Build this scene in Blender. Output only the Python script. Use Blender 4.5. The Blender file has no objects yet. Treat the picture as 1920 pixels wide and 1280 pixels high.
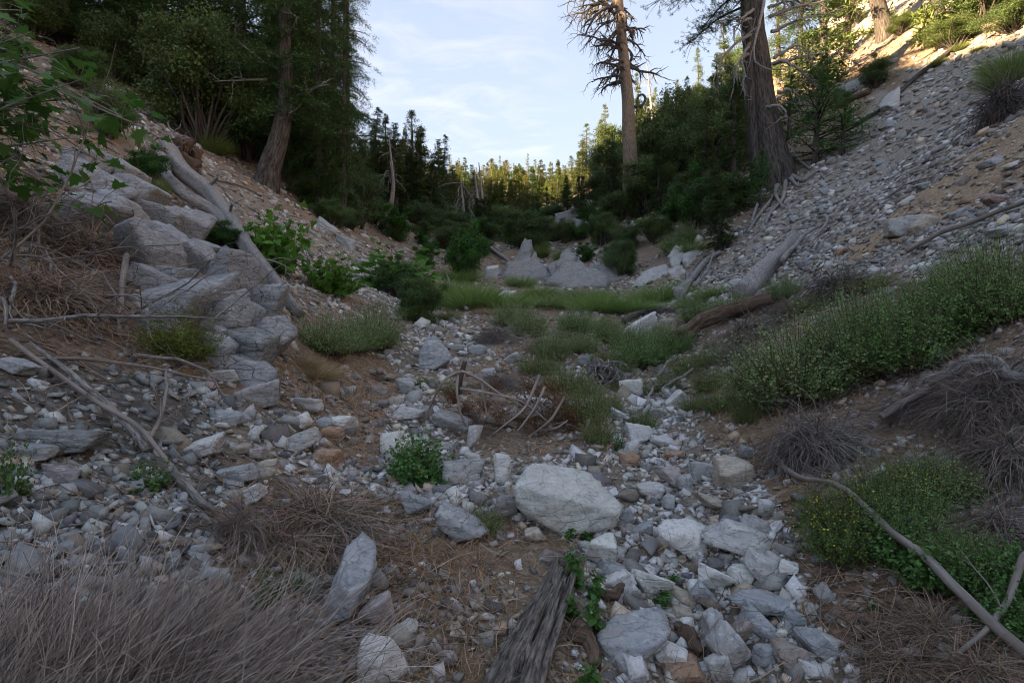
import bpy, math, random
import numpy as np
from mathutils import Vector, Matrix, Euler

# ------------------------------------------------------------------ camera, sky, sun, exposure
S = bpy.context.scene
COL = S.collection
CAMZ = 1.6
cam_d = bpy.data.cameras.new('camera'); cam = bpy.data.objects.new('camera', cam_d); COL.objects.link(cam)
cam.location = (0, 0, CAMZ); cam.rotation_euler = (math.radians(90), 0, 0)
cam_d.lens = 20; cam_d.sensor_width = 36; cam_d.clip_end = 3000; cam_d.clip_start = 0.05
S.camera = cam
F = 1920 * 20 / 36.0
SUN_EL, SUN_ROT = math.radians(16.5), math.radians(-110)
W = bpy.data.worlds.new('World'); S.world = W; W.use_nodes = True
nt = W.node_tree; nt.nodes.clear()
def N(nt, t, **k):
    n = nt.nodes.new(t)
    for a, b in k.items(): setattr(n, a, b)
    return n
def build_world():
    L = nt.links.new
    out = N(nt, 'ShaderNodeOutputWorld'); bg = N(nt, 'ShaderNodeBackground')
    sky = N(nt, 'ShaderNodeTexSky', sky_type='NISHITA'); sky.sun_disc = False
    sky.sun_elevation = SUN_EL; sky.sun_rotation = SUN_ROT; sky.altitude = 1800
    sky.air_density = 1.0; sky.dust_density = 0.25; sky.ozone_density = 1.6
    tc = N(nt, 'ShaderNodeTexCoord')
    sep = N(nt, 'ShaderNodeSeparateXYZ'); L(tc.outputs['Generated'], sep.inputs[0])
    mz = N(nt, 'ShaderNodeMath', operation='MAXIMUM'); L(sep.outputs[2], mz.inputs[0]); mz.inputs[1].default_value = .03
    dx = N(nt, 'ShaderNodeMath', operation='DIVIDE'); L(sep.outputs[0], dx.inputs[0]); L(mz.outputs[0], dx.inputs[1])
    dy = N(nt, 'ShaderNodeMath', operation='DIVIDE'); L(sep.outputs[1], dy.inputs[0]); L(mz.outputs[0], dy.inputs[1])
    cb = N(nt, 'ShaderNodeCombineXYZ'); L(dx.outputs[0], cb.inputs[0]); L(dy.outputs[0], cb.inputs[1])
    mp = N(nt, 'ShaderNodeMapping'); L(cb.outputs[0], mp.inputs[0])
    mp.inputs['Rotation'].default_value = (0, 0, -.35); mp.inputs['Scale'].default_value = (1.1, 1.7, 1); mp.inputs['Location'].default_value = (2.3, .4, 0)
    n1 = N(nt, 'ShaderNodeTexNoise'); L(mp.outputs[0], n1.inputs['Vector'])
    n1.inputs['Scale'].default_value = 2.2; n1.inputs['Detail'].default_value = 9; n1.inputs['Roughness'].default_value = .58; n1.inputs['Distortion'].default_value = .7
    n2 = N(nt, 'ShaderNodeTexNoise'); L(cb.outputs[0], n2.inputs['Vector']); n2.inputs['Scale'].default_value = .45; n2.inputs['Detail'].default_value = 2
    r2 = N(nt, 'ShaderNodeMapRange'); L(n2.outputs[0], r2.inputs[0]); r2.inputs[1].default_value = .42; r2.inputs[2].default_value = .62
    r1 = N(nt, 'ShaderNodeMapRange'); L(n1.outputs[0], r1.inputs[0]); r1.inputs[1].default_value = .46; r1.inputs[2].default_value = .78
    # cirrus bank towards the upper left of the gap, small wisp over the ridge
    def patch(px, py, sharp):
        d = Vector(((px - 960) / F, 1, (640 - py) / F)).normalized()
        vd = N(nt, 'ShaderNodeVectorMath', operation='DOT_PRODUCT'); nn = N(nt, 'ShaderNodeVectorMath', operation='NORMALIZE')
        L(tc.outputs['Generated'], nn.inputs[0]); L(nn.outputs[0], vd.inputs[0]); vd.inputs[1].default_value = d
        r = N(nt, 'ShaderNodeMapRange'); L(vd.outputs['Value'], r.inputs[0]); r.inputs[1].default_value = sharp; r.inputs[2].default_value = 1
        r.interpolation_type = 'SMOOTHSTEP'
        return r
    pa = patch(745, 150, .955); pb = patch(1005, 262, .9992)
    a1 = N(nt, 'ShaderNodeMath', operation='ADD'); L(pa.outputs[0], a1.inputs[0]); L(pb.outputs[0], a1.inputs[1])
    a2 = N(nt, 'ShaderNodeMath', operation='MULTIPLY_ADD'); L(r2.outputs[0], a2.inputs[0]); a2.inputs[1].default_value = .10; L(a1.outputs[0], a2.inputs[2])
    m = N(nt, 'ShaderNodeMath', operation='MULTIPLY', use_clamp=True); L(r1.outputs[0], m.inputs[0]); L(a2.outputs[0], m.inputs[1])
    m2 = N(nt, 'ShaderNodeMath', operation='MULTIPLY'); L(m.outputs[0], m2.inputs[0]); m2.inputs[1].default_value = .16
    mx = N(nt, 'ShaderNodeMix', data_type='RGBA'); L(m2.outputs[0], mx.inputs[0]); L(sky.outputs[0], mx.inputs[6])
    mx.inputs[7].default_value = (8.6, 8.9, 9.6, 1)
    wb = N(nt, 'ShaderNodeMix', data_type='RGBA'); wb.blend_type = 'MULTIPLY'; wb.inputs[0].default_value = 1; gm = N(nt, 'ShaderNodeGamma'); L(mx.outputs[2], gm.inputs[0]); gm.inputs[1].default_value = .36; L(gm.outputs[0], wb.inputs[6]); wb.inputs[7].default_value = (.93, .90, .955, 1)
    L(wb.outputs[2], bg.inputs[0]); bg.inputs[1].default_value = SKY_STR
    L(bg.outputs[0], out.inputs[0])
SKY_STR = 0.10
build_world()
sd = bpy.data.lights.new('sun', 'SUN'); sun = bpy.data.objects.new('sun', sd); COL.objects.link(sun)
sd.energy = 5.0; sd.angle = math.radians(.55); sd.color = (1.0, .70, .40)
sv = Vector((math.sin(SUN_ROT) * math.cos(SUN_EL), math.cos(SUN_ROT) * math.cos(SUN_EL), math.sin(SUN_EL)))
sun.rotation_euler = sv.to_track_quat('Z', 'Y').to_euler()
S.cycles.filter_width = 1.05
S.view_settings.view_transform = 'Standard'; S.view_settings.look = 'None'
S.view_settings.exposure = 3.0; S.view_settings.gamma = 1; S.view_settings.use_curve_mapping = False

# ------------------------------------------------------------------ numeric helpers
rs = np.random.RandomState(7)
def hsh(ix, iy, s):
    n = (ix.astype(np.int64) * 374761393 + iy.astype(np.int64) * 668265263 + s * 974634777) & 0xffffffff
    n = ((n ^ (n >> 13)) * 1274126177) & 0xffffffff
    return ((n ^ (n >> 16)) & 0xffff) / 32767.5 - 1
def vn(x, y, s=0):
    ix = np.floor(x); iy = np.floor(y); fx = x - ix; fy = y - iy
    fx = fx * fx * (3 - 2 * fx); fy = fy * fy * (3 - 2 * fy)
    a = hsh(ix, iy, s); b = hsh(ix + 1, iy, s); c = hsh(ix, iy + 1, s); d = hsh(ix + 1, iy + 1, s)
    return (a * (1 - fx) + b * fx) * (1 - fy) + (c * (1 - fx) + d * fx) * fy
def fbm(x, y, o=4, s=0):
    r = 0; a = 1.0
    for i in range(o):
        r = r + a * vn(x, y, s + i); x = x * 2.03 + 11.3; y = y * 2.03 - 5.7; a *= .5
    return r / 1.9
def lerp(a, b, t): return a + (b - a) * t
def nrm(v): return v / np.maximum(np.linalg.norm(v, axis=-1, keepdims=True), 1e-9)

# ------------------------------------------------------------------ terrain shape (world space)
Yk = [-200, -60, -20, 0, 3, 8, 10.7, 15, 21, 27, 35, 60, 100, 160, 220, 300, 500]
Zk = [-20, -7, -2.6, 0, .40, 1.18, 1.65, 2.35, 3.15, 4.5, 6.9, 13.0, 24, 43, 60, 66, 50]
Yc = [-200, 0, 3, 10, 21, 35, 60, 150, 500]; Xc = [0, .5, .45, .1, 1.2, 0, -3, 2, 2]
Yw = [-200, 0, 3.5, 8, 14, 21, 35, 60, 150, 500]
WL = [2, 1.2, 1.4, 2.0, 2.8, 3.8, 4.2, 4.5, 9, 12]; WR = [2, 1.2, 1.3, 2.3, 3.6, 5.2, 4.6, 4.5, 9, 12]
def soft(d, k): return np.where(d / k > 20, d, k * np.log1p(np.exp(np.clip(d / k, -30, 20))))
def height(x, y):
    x = np.asarray(x, float); y = np.asarray(y, float)
    h = np.interp(y, Yk, Zk)
    xc = np.interp(y, Yc, Xc) + .35 * vn(y * .25, y * 0, 5); d = x - xc
    wl = np.interp(y, Yw, WL); wr = np.interp(y, Yw, WR)
    k = np.interp(y, [0, 10, 60], [.25, .5, 1.6])
    dl = soft(-d - wl, k); dr = soft(d - wr, k)
    sl = .50 + .09 * np.clip(dl / 8, 0, 1)
    crest = np.interp(y, [-60, 6, 22, 40, 90, 160, 300], [80, 88, 68, 57, 46, 34, 28]) + 5 * vn(y * .05, y * 0, 9)  # left hill crest; unseen heights shaped to place its shadow on the valley
    L = sl * dl; Lc = sl * crest
    L = np.where(dl > crest, Lc - .35 * (dl - crest), L) 
    sr = .60 + .09 * np.clip(dr / 14, 0, 1)
    R = sr * dr
    R = np.where(dr > 75, sr * 75 + .15 * (dr - 75), R)
    far = np.clip((y - 70) / 80, 0, 1)
    h = h + L * (1 - .45 * far) + R * (1 - .45 * far)
    am = np.clip(np.hypot(x, y) / 20, .25, 2.5)
    h = h + .45 * am * fbm(x * .13, y * .13, 3, 21) + .13 * fbm(x * .8, y * .8, 3, 31) + .035 * fbm(x * 3.7, y * 3.7, 2, 41)
    h = h + .25 * np.clip(y / 30, 0, 1) * fbm(x * .4, y * .4, 2, 51)
    # wash channels in the near floor
    h = h - .16 * np.exp(-((x - np.interp(y, [0, 4, 8, 12], [.6, 1.0, 2.1, 2.6])) / .55) ** 2) * np.clip(1.4 - y / 12, 0, 1)
    # buried bulge carrying the left outcrop
    h = h + .35 * np.exp(-((x + 3.1) / .9) ** 2 - ((y - 6.4) / 1.6) ** 2)
    return h
H0 = float(height(0, 0)); CAMG = H0
Zk = [z - H0 for z in Zk]
def hz(x, y): return float(height(np.array([x]), np.array([y]))[0])
TT = np.geomspace(1.0, 420, 1500)
def at(px, py):
    """first point of the ground seen from the photographer's standing place in a direction"""
    dx = (px - 960) / F; dz = (640 - py) / F
    g = CAMZ + dz * TT - height(dx * TT, TT)
    i = np.where(g < 0)[0]
    if len(i) == 0: t = 200.
    else:
        i = max(i[0], 1); a, b = g[i - 1], g[i]; t = TT[i - 1] + (TT[i] - TT[i - 1]) * a / (a - b)
    x, y = dx * t, t
    return Vector((x, y, hz(x, y)))
def at_depth(px, Y):
    x = (px - 960) / F * Y
    return Vector((x, Y, hz(x, Y)))
def P3(px, py, Y): return Vector(((px - 960) / F * Y, Y, CAMZ + (640 - py) / F * Y))
def normal_at(p, e=.4):
    a = hz(p.x + e, p.y) - hz(p.x - e, p.y); b = hz(p.x, p.y + e) - hz(p.x, p.y - e)
    return Vector((-a / (2 * e), -b / (2 * e), 1)).normalized()

# ------------------------------------------------------------------ mesh building
class MB:
    def __init__(s): s.v = []; s.f = []; s.c = []; s.g = []; s.n = 0
    def add(s, v, f, c=(1, 1, 1), g=None):
        v = np.asarray(v, float).reshape(-1, 3); f = np.asarray(f, np.int64)
        c = np.broadcast_to(np.asarray(c, float), (len(v), 3)) if np.ndim(c) == 1 else np.asarray(c, float).reshape(-1, 3)
        s.v.append(v); s.f.append(f + s.n); s.c.append(c); s.g.append(v if g is None else g.reshape(-1, 3)); s.n += len(v)
        return s
    def mesh(s, name, mat, smooth=False):
        me = bpy.data.meshes.new(name)
        v = np.concatenate(s.v); lo = np.concatenate([f.ravel() for f in s.f]); tot = np.concatenate([np.full(len(f), f.shape[1]) for f in s.f])
        st = np.concatenate([[0], np.cumsum(tot)[:-1]])
        me.vertices.add(len(v)); me.vertices.foreach_set('co', v.ravel())
        me.loops.add(len(lo)); me.loops.foreach_set('vertex_index', lo)
        me.polygons.add(len(tot)); me.polygons.foreach_set('loop_start', st); me.polygons.foreach_set('loop_total', tot)
        if smooth: me.polygons.foreach_set('use_smooth', np.ones(len(tot), bool))
        me.update(calc_edges=True)
        a = me.attributes.new('Col', 'FLOAT_COLOR', 'POINT'); c = np.concatenate(s.c)
        a.data.foreach_set('color', np.concatenate([c, np.ones((len(c), 1))], 1).ravel())
        a = me.attributes.new('grain', 'FLOAT_VECTOR', 'POINT'); a.data.foreach_set('vector', np.concatenate(s.g).ravel())
        me.materials.append(mat)
        return me
def tubes(mb, P, R, k=5, c=(1, 1, 1), cap=False, rng=None, stretch=.12):
    P = np.asarray(P, float); R = np.asarray(R, float)
    if P.ndim == 2: P = P[None]; R = R[None]
    if cap:
        P = np.concatenate([P[:, :1], P, P[:, -1:]], 1); R = np.concatenate([R[:, :1] * .01, R, R[:, -1:] * .01], 1)
    n, s, _ = P.shape
    T = np.gradient(P, axis=1)
    if cap: T[:, 0] = P[:, 2] - P[:, 1]; T[:, 1] = T[:, 0]; T[:, -1] = P[:, -2] - P[:, -3]; T[:, -2] = T[:, -1]
    T = nrm(T)
    D = nrm(P[:, -1] - P[:, 0]); up = np.where(np.abs(D[:, 2:3]) > .8, [[1., .1, 0]], [[.1, .05, 1.]])
    A = nrm(np.cross(T, up[:, None])); B = np.cross(T, A)
    th = np.arange(k) * 2 * math.pi / k
    if R.ndim == 2: R = R[:, :, None]
    off = (np.cos(th)[None, None, :, None] * A[:, :, None] + np.sin(th)[None, None, :, None] * B[:, :, None]) * R[..., None]
    V = P[:, :, None] + off
    ln = np.cumsum(np.linalg.norm(np.diff(P, axis=1, prepend=P[:, :1]), axis=2), 1)
    r0 = R.mean(axis=(1, 2)); sd_ = rs.rand(n) * 40
    G = np.stack([np.broadcast_to(np.cos(th)[None, None] * r0[:, None, None], V.shape[:3]) + sd_[:, None, None],
                  np.broadcast_to(np.sin(th)[None, None] * r0[:, None, None], V.shape[:3]),
                  np.broadcast_to((ln * stretch)[:, :, None], V.shape[:3])], -1)
    i = np.arange(s - 1); j = np.arange(k); jn = (j + 1) % k
    q = np.stack([(i[:, None] * k + j), (i[:, None] * k + jn), ((i[:, None] + 1) * k + jn), ((i[:, None] + 1) * k + j)], -1).reshape(-1, 4)
    f = (np.arange(n)[:, None, None] * s * k + q[None]).reshape(-1, 4)
    if np.ndim(c) == 2: c = np.repeat(np.asarray(c), s * k, 0)
    mb.add(V, f, c, G)
LEAF = (np.array([[0, 0, 0], [.5, .5, .08], [1, 0, 0], [.5, -.5, .08]]), [[0, 1, 2, 3]])
HEART = (np.array([[0, 0, 0], [-.08, .3, .05], [.25, .5, .07], [.65, .3, .03], [1, 0, -.06], [.65, -.3, .03], [.25, -.5, .07], [-.08, -.3, .05]]),
         [[0, 1, 2, 3], [0, 3, 4, 4], [0, 4, 4, 5], [0, 5, 6, 7]])
HEART = (HEART[0], [[0, 1, 2, 3], [0, 3, 4, 5], [0, 5, 6, 7]])
def _maple():
    pts = []; a = [(0, 0), (.05, .22), (-.12, .42), (.12, .38), (.15, .62), (.36, .42), (.42, .26), (.72, .30), (.68, .16), (1, 0)]
    pts = a + [(x, -y) for x, y in a[1:-1][::-1]]
    v = np.array([[x, y, .12 * abs(y) - .15 * x * x] for x, y in pts] + [[.38, 0, 0]]); n = len(pts)
    return v, [[n, i, (i + 1) % n] for i in range(n)]
MAPLE = _maple()
def scatter(mb, tpl, C, D, Nn, Ln, Wd, c):
    tv, tf = tpl; tf = np.array(tf); D = nrm(D); Sx = nrm(np.cross(Nn, D)); Nn = np.cross(D, Sx)
    Ln = np.broadcast_to(Ln, (len(C),)); Wd = np.broadcast_to(Wd, (len(C),))
    V = C[:, None] + (tv[None, :, 0:1] * D[:, None]) * Ln[:, None, None] + (tv[None, :, 1:2] * Sx[:, None]) * Wd[:, None, None] + (tv[None, :, 2:3] * Nn[:, None]) * Ln[:, None, None]
    f = (np.arange(len(C))[:, None, None] * len(tv) + tf[None]).reshape(-1, tf.shape[1])
    if np.ndim(c) == 2: c = np.repeat(c, len(tv), 0)
    mb.add(V, f, c)
def rdir(r, n, up=0.):
    v = r.normal(size=(n, 3)); v = nrm(v); v[:, 2] += up; return nrm(v)
def cvar(r, base, n, dv=.25, dh=.08):
    return 1.22 * np.asarray(base)[None] * (1 + dv * (r.rand(n, 1) * 2 - 1)) * (1 + dh * (r.rand(n, 3) * 2 - 1))

# ------------------------------------------------------------------ materials
def mat(name):
    m = bpy.data.materials.new(name); m.use_nodes = True; t = m.node_tree; t.nodes.clear()
    o = N(t, 'ShaderNodeOutputMaterial'); return m, t, o
def mixc(t, f, a, b, mode='MIX'):
    n = N(t, 'ShaderNodeMix', data_type='RGBA'); n.blend_type = mode
    for i, x in ((0, f), (6, a), (7, b)):
        if hasattr(x, 'links'): t.links.new(x, n.inputs[i])
        elif i == 0: n.inputs[0].default_value = x
        else: n.inputs[i].default_value = (*x, 1)
    return n.outputs[2]
def noise(t, vec, sc, det=5, rough=.6, dist=0):
    n = N(t, 'ShaderNodeTexNoise'); t.links.new(vec, n.inputs['Vector']); n.inputs['Scale'].default_value = sc
    n.inputs['Detail'].default_value = det; n.inputs['Roughness'].default_value = rough; n.inputs['Distortion'].default_value = dist
    return n.outputs[0]
def rng_(t, v, a, b, c=0., d=1.):
    n = N(t, 'ShaderNodeMapRange'); t.links.new(v, n.inputs[0])
    for i, x in enumerate((a, b, c, d)): n.inputs[i + 1].default_value = x
    return n.outputs[0]
def attr(t, name, out='Color'):
    return N(t, 'ShaderNodeAttribute', attribute_name=name).outputs[out]
def math_(t, op, a, b):
    n = N(t, 'ShaderNodeMath', operation=op)
    for i, x in enumerate((a, b)):
        if hasattr(x, 'links'): t.links.new(x, n.inputs[i])
        else: n.inputs[i].default_value = x
    return n.outputs[0]
def finish(t, o, colr, bump=None, bs=.5, bd=.02, rough=.9, spec=.25, trans=0.):
    p = N(t, 'ShaderNodeBsdfPrincipled'); t.links.new(colr, p.inputs['Base Color'])
    p.inputs['Roughness'].default_value = rough; p.inputs['Specular IOR Level'].default_value = spec
    if bump is not None:
        b = N(t, 'ShaderNodeBump'); b.inputs['Strength'].default_value = bs; b.inputs['Distance'].default_value = bd
        t.links.new(bump, b.inputs['Height']); t.links.new(b.outputs[0], p.inputs['Normal'])
    if trans > 0:
        tr = N(t, 'ShaderNodeBsdfTranslucent'); ms = N(t, 'ShaderNodeMixShader'); ms.inputs[0].default_value = trans
        t.links.new(colr, tr.inputs[0]); t.links.new(p.outputs[0], ms.inputs[1]); t.links.new(tr.outputs[0], ms.inputs[2]); t.links.new(ms.outputs[0], o.inputs[0])
    else: t.links.new(p.outputs[0], o.inputs[0])
def mp2(t, vec):
    m = N(t, 'ShaderNodeMapping'); t.links.new(vec, m.inputs[0]); m.inputs['Scale'].default_value = (1, 1, 2.2); m.inputs['Rotation'].default_value = (.4, .5, 0); return m.outputs[0]
def rock_mat(name, use_obj=True, band=1.0, sc=1.0, cr=.22):
    m, t, o = mat(name)
    tc = N(t, 'ShaderNodeTexCoord').outputs['Object']
    oi = N(t, 'ShaderNodeObjectInfo')
    va = N(t, 'ShaderNodeVectorMath', operation='MULTIPLY_ADD'); t.links.new(oi.outputs['Random'], va.inputs[0]); va.inputs[1].default_value = (37, 71, 13); t.links.new(tc, va.inputs[2])
    vec = va.outputs[0]
    base = oi.outputs['Color'] if use_obj else attr(t, 'Col')
    mp = N(t, 'ShaderNodeMapping'); t.links.new(vec, mp.inputs[0]); mp.inputs['Rotation'].default_value = (.5, .35, .3)
    mp.inputs['Scale'].default_value = (3.2 * sc, 3.2 * sc, 26 * sc)
    bn = noise(t, mp.outputs[0], 1.0, 6, .62, .5)                      # foliation
    fine = noise(t, vec, 95 * sc, 3, .75); mid = noise(t, vec, 7 * sc, 5, .65); st = noise(t, vec, 3.1 * sc, 4, .6)
    dark = mixc(t, 1.0, base, (.66, .68, .71), 'MULTIPLY')
    lite = mixc(t, .5, base, (.74, .73, .71))
    c = mixc(t, rng_(t, bn, .36, .64), dark, lite)
    c = mixc(t, rng_(t, mid, .3, .62, .15, .9), c, base)
    c = mixc(t, rng_(t, noise(t, vec, 28 * sc, 5, .75), .52, .66, 0, .75), c, mixc(t, 1., base, (.38, .39, .42), 'MULTIPLY'))
    c = mixc(t, rng_(t, noise(t, mp.outputs[0], 2.3, 4, .6, 1.5), .60, .66, 0, .6), c, (.6, .6, .58))
    c = mixc(t, rng_(t, fine, .60, .70, 0, .5), c, (.07, .07, .075))
    c = mixc(t, rng_(t, st, .60, .72, 0, .55), c, mixc(t, .5, base, (.26, .15, .08)))
    wv = N(t, 'ShaderNodeVectorMath', operation='MULTIPLY_ADD'); nz = N(t, 'ShaderNodeTexNoise'); t.links.new(vec, nz.inputs['Vector']); nz.inputs['Scale'].default_value = 5 * sc
    t.links.new(nz.outputs['Color'], wv.inputs[0]); wv.inputs[1].default_value = (.22 / sc,) * 3; t.links.new(mp2(t, vec), wv.inputs[2])
    ck = N(t, 'ShaderNodeTexVoronoi', feature='DISTANCE_TO_EDGE'); t.links.new(wv.outputs[0], ck.inputs['Vector']); ck.inputs['Scale'].default_value = 3.6 * sc
    crack = rng_(t, ck.outputs['Distance'], 0, .022, 1 - cr, 1)
    vc = N(t, 'ShaderNodeTexVoronoi', feature='F1'); t.links.new(wv.outputs[0], vc.inputs['Vector']); vc.inputs['Scale'].default_value = 3.6 * sc
    sc_ = N(t, 'ShaderNodeSeparateColor'); t.links.new(vc.outputs['Color'], sc_.inputs[0])
    c = mixc(t, crack, mixc(t, 1., base, (.25, .24, .24), 'MULTIPLY'), c)
    fine = math_(t, 'ADD', fine, math_(t, 'MULTIPLY', crack, 4.)); mid = math_(t, 'ADD', mid, math_(t, 'MULTIPLY', sc_.outputs[0], .5))
    hb = math_(t, 'ADD', math_(t, 'MULTIPLY', bn, .35 * band), math_(t, 'ADD', math_(t, 'MULTIPLY', mid, 1.2), math_(t, 'MULTIPLY', fine, .12)))
    finish(t, o, c, hb, 1., .028, .82, .3)
    return m
M = {}
M['rock'] = rock_mat('rock')
M['cliff'] = rock_mat('cliff_rock', True, 1.2, 1.5, .8)
def soil_mat():
    m, t, o = mat('soil'); g = N(t, 'ShaderNodeNewGeometry').outputs['Position']
    base = attr(t, 'Col')
    n1 = noise(t, g, 1.4, 6, .65); n2 = noise(t, g, 14, 6, .7); n3 = noise(t, g, 70, 3, .7)
    v = N(t, 'ShaderNodeTexVoronoi', feature='F1'); t.links.new(g, v.inputs['Vector']); v.inputs['Scale'].default_value = 26
    v2 = N(t, 'ShaderNodeTexVoronoi', feature='F1'); t.links.new(g, v2.inputs['Vector']); v2.inputs['Scale'].default_value = 6.5
    c = mixc(t, rng_(t, n1, .35, .65, 0, .7), base, mixc(t, 1., base, (.68, .62, .56), 'MULTIPLY'))
    sp = N(t, 'ShaderNodeSeparateColor'); t.links.new(v.outputs['Color'], sp.inputs[0])
    peb = mixc(t, 1., base, (1.5, 1.6, 1.75), 'MULTIPLY')
    c = mixc(t, math_(t, 'MULTIPLY', rng_(t, sp.outputs[0], .45, .6), rng_(t, n2, .4, .6, .1, .9)), c, peb)
    c = mixc(t, rng_(t, n3, .5, .72, 0, .6), c, mixc(t, 1., base, (.4, .38, .36), 'MULTIPLY'))
    h = math_(t, 'ADD', math_(t, 'MULTIPLY', n2, 1.4), math_(t, 'ADD', math_(t, 'MULTIPLY', n3, .35), math_(t, 'MULTIPLY', math_(t, 'ADD', v.outputs['Distance'], v2.outputs['Distance']), -.7)))
    finish(t, o, c, h, .95, .035, .95, .15); return m
M['soil'] = soil_mat()
def peb_mat():
    m, t, o = mat('gravel'); g = N(t, 'ShaderNodeNewGeometry').outputs['Position']; base = attr(t, 'Col')
    n1 = noise(t, g, 60, 4, .7); n2 = noise(t, g, 14, 3, .6)
    c = mixc(t, rng_(t, n1, .4, .68, 0, .55), base, mixc(t, 1., base, (.45, .46, .48), 'MULTIPLY'))
    c = mixc(t, rng_(t, n2, .5, .7, 0, .4), c, mixc(t, .5, base, (.3, .25, .2)))
    finish(t, o, c, n1, .6, .008, .85, .25); return m
M['gravel'] = peb_mat()
def wood_mat(name, a, b, sc=60., bs=.8, bd=.012):
    m, t, o = mat(name); g = attr(t, 'grain', 'Vector')
    oi = N(t, 'ShaderNodeObjectInfo').outputs['Random']
    n1 = noise(t, g, sc, 6, .65, .35); n2 = noise(t, g, sc * .2, 4, .6); p = N(t, 'ShaderNodeNewGeometry').outputs['Position']; n3 = noise(t, p, 9, 4, .6)
    c = mixc(t, rng_(t, n1, .38, .64), b, a); c = mixc(t, rng_(t, n2, .5, .75, 0, .6), c, mixc(t, .6, a, b)); c = mixc(t, rng_(t, n3, .5, .8, 0, .5), c, b)
    c = mixc(t, 1., c, attr(t, 'Col'), 'MULTIPLY')
    finish(t, o, c, math_(t, 'ADD', n1, math_(t, 'MULTIPLY', n2, .8)), bs, bd, .88, .2); return m
M['grey'] = wood_mat('weathered_grey_wood', (.46, .44, .42), (.10, .092, .088), 95, 1., .025)
M['twig'] = wood_mat('grey_twig', (.30, .27, .25), (.14, .12, .105), 30, .2, .002)
M['bark'] = wood_mat('furrowed_bark', (.15, .135, .122), (.03, .026, .024), 22, 1., .12)
M['split'] = wood_mat('split_wood', (.38, .345, .31), (.06, .05, .042), 85, 1., .05)
M['snag'] = wood_mat('stripped_snag_wood', (.37, .28, .205), (.11, .085, .065), 40, .9, .03)
M['rot'] = wood_mat('rotten_wood', (.20, .14, .10), (.05, .035, .027), 45, 1., .02)
M['deadbranch'] = wood_mat('dark_dead_branch', (.13, .115, .105), (.05, .045, .042), 30)
def leaf_mat(name, trans=.34, rough=.55, spec=.3):
    m, t, o = mat(name); base = attr(t, 'Col'); oi = N(t, 'ShaderNodeObjectInfo')
    c = mixc(t, 1., base, oi.outputs['Color'], 'MULTIPLY')
    if name != 'straw': c = mixc(t, 1., c, (.97, 1.1, .74), 'MULTIPLY')
    finish(t, o, c, None, rough=rough, spec=spec, trans=trans); return m
M['leaf'] = leaf_mat('leaf'); M['needle'] = leaf_mat('needle', .12, .6, .25); M['straw'] = leaf_mat('straw', .2, .8, .15)

# ------------------------------------------------------------------ object helpers
ANCH = []
def obj(name, me, parent=None, loc=None, rot=None, scale=None, color=None):
    o = bpy.data.objects.new(name, me); COL.objects.link(o)
    if parent is not None: o.parent = parent
    if loc is not None: o.location = loc
    if rot is not None: o.rotation_euler = rot
    if scale is not None: o.scale = scale if hasattr(scale, '__len__') else (scale,) * 3
    if color is not None: o.color = (*color, 1)
    return o
def tag(o, label, cat, group=None):
    o['label'] = label; o['category'] = cat
    if group: o['group'] = group
    return o
def thing(name, label, cat, loc=(0, 0, 0), rot=(0, 0, 0), scale=1, group=None):
    o = obj(name, None, None, loc, rot, scale); o.empty_display_size = .2
    return tag(o, label, cat, group)
def kind(o, k): o['kind'] = k; return o

# ------------------------------------------------------------------ ground cover zones
Z = {
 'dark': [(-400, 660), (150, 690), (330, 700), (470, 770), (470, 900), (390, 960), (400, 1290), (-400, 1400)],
 'pale': [(1230, 585), (1390, 440), (1500, 330), (1720, 120), (1960, 20), (2600, -200), (2600, 420), (1960, 480), (1640, 520), (1480, 560)],
 'sand': [(1960, 180), (1800, 300), (1640, 420), (1560, 460), (1600, 500), (1960, 330)],
 'wash': [(640, 650), (860, 600), (920, 640), (880, 690), (800, 740), (860, 830), (980, 850), (1100, 850), (1180, 740), (1280, 730), (1320, 830), (1480, 880), (1560, 1100), (1640, 1290), (1080, 1290), (1070, 1020), (900, 960), (600, 930), (430, 900), (420, 790), (600, 740)],
 'edge': [(180, 130), (480, 370), (700, 470), (860, 610), (760, 600), (560, 500), (520, 620), (420, 420), (300, 280), (180, 220)],
 'brush': [(-400, 330), (200, 330), (260, 690), (-400, 680)],
 'dry': [(520, 680), (700, 640), (740, 700), (700, 900), (560, 800)],
 'dry2': [(690, 930), (860, 960), (940, 1120), (840, 1290), (640, 1290)],
 'dry3': [(1320, 720), (1450, 700), (1540, 900), (1500, 1020), (1400, 860)],
 'bank': [(1030, 380), (1180, 330), (1430, 330), (1400, 440), (1240, 590), (1000, 560), (1020, 460)],
 'litter': [(1480, 1010), (1700, 1060), (1900, 1290), (1640, 1290), (1520, 1160)],
}
def inside(poly, x, y):
    r = np.zeros(x.shape, bool); n = len(poly)
    for i in range(n):
        x1, y1 = poly[i]; x2, y2 = poly[(i + 1) % n]
        c = ((y1 > y) != (y2 > y)) & (x < (x2 - x1) * (y - y1) / (y2 - y1 + 1e-9) + x1); r ^= c
    return r
def zones(X, Yv, Zv):
    ok = Yv > .5; yy = np.where(ok, Yv, 1.)
    px = 960 + F * X / yy; py = 640 - F * (Zv - CAMZ) / yy
    j = 22 * fbm(X * 2.2, Yv * 2.2, 2, 77) * 1.0
    out = {k: inside(p, px + j, py + j) & ok for k, p in Z.items()}
    return out, px, py
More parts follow.
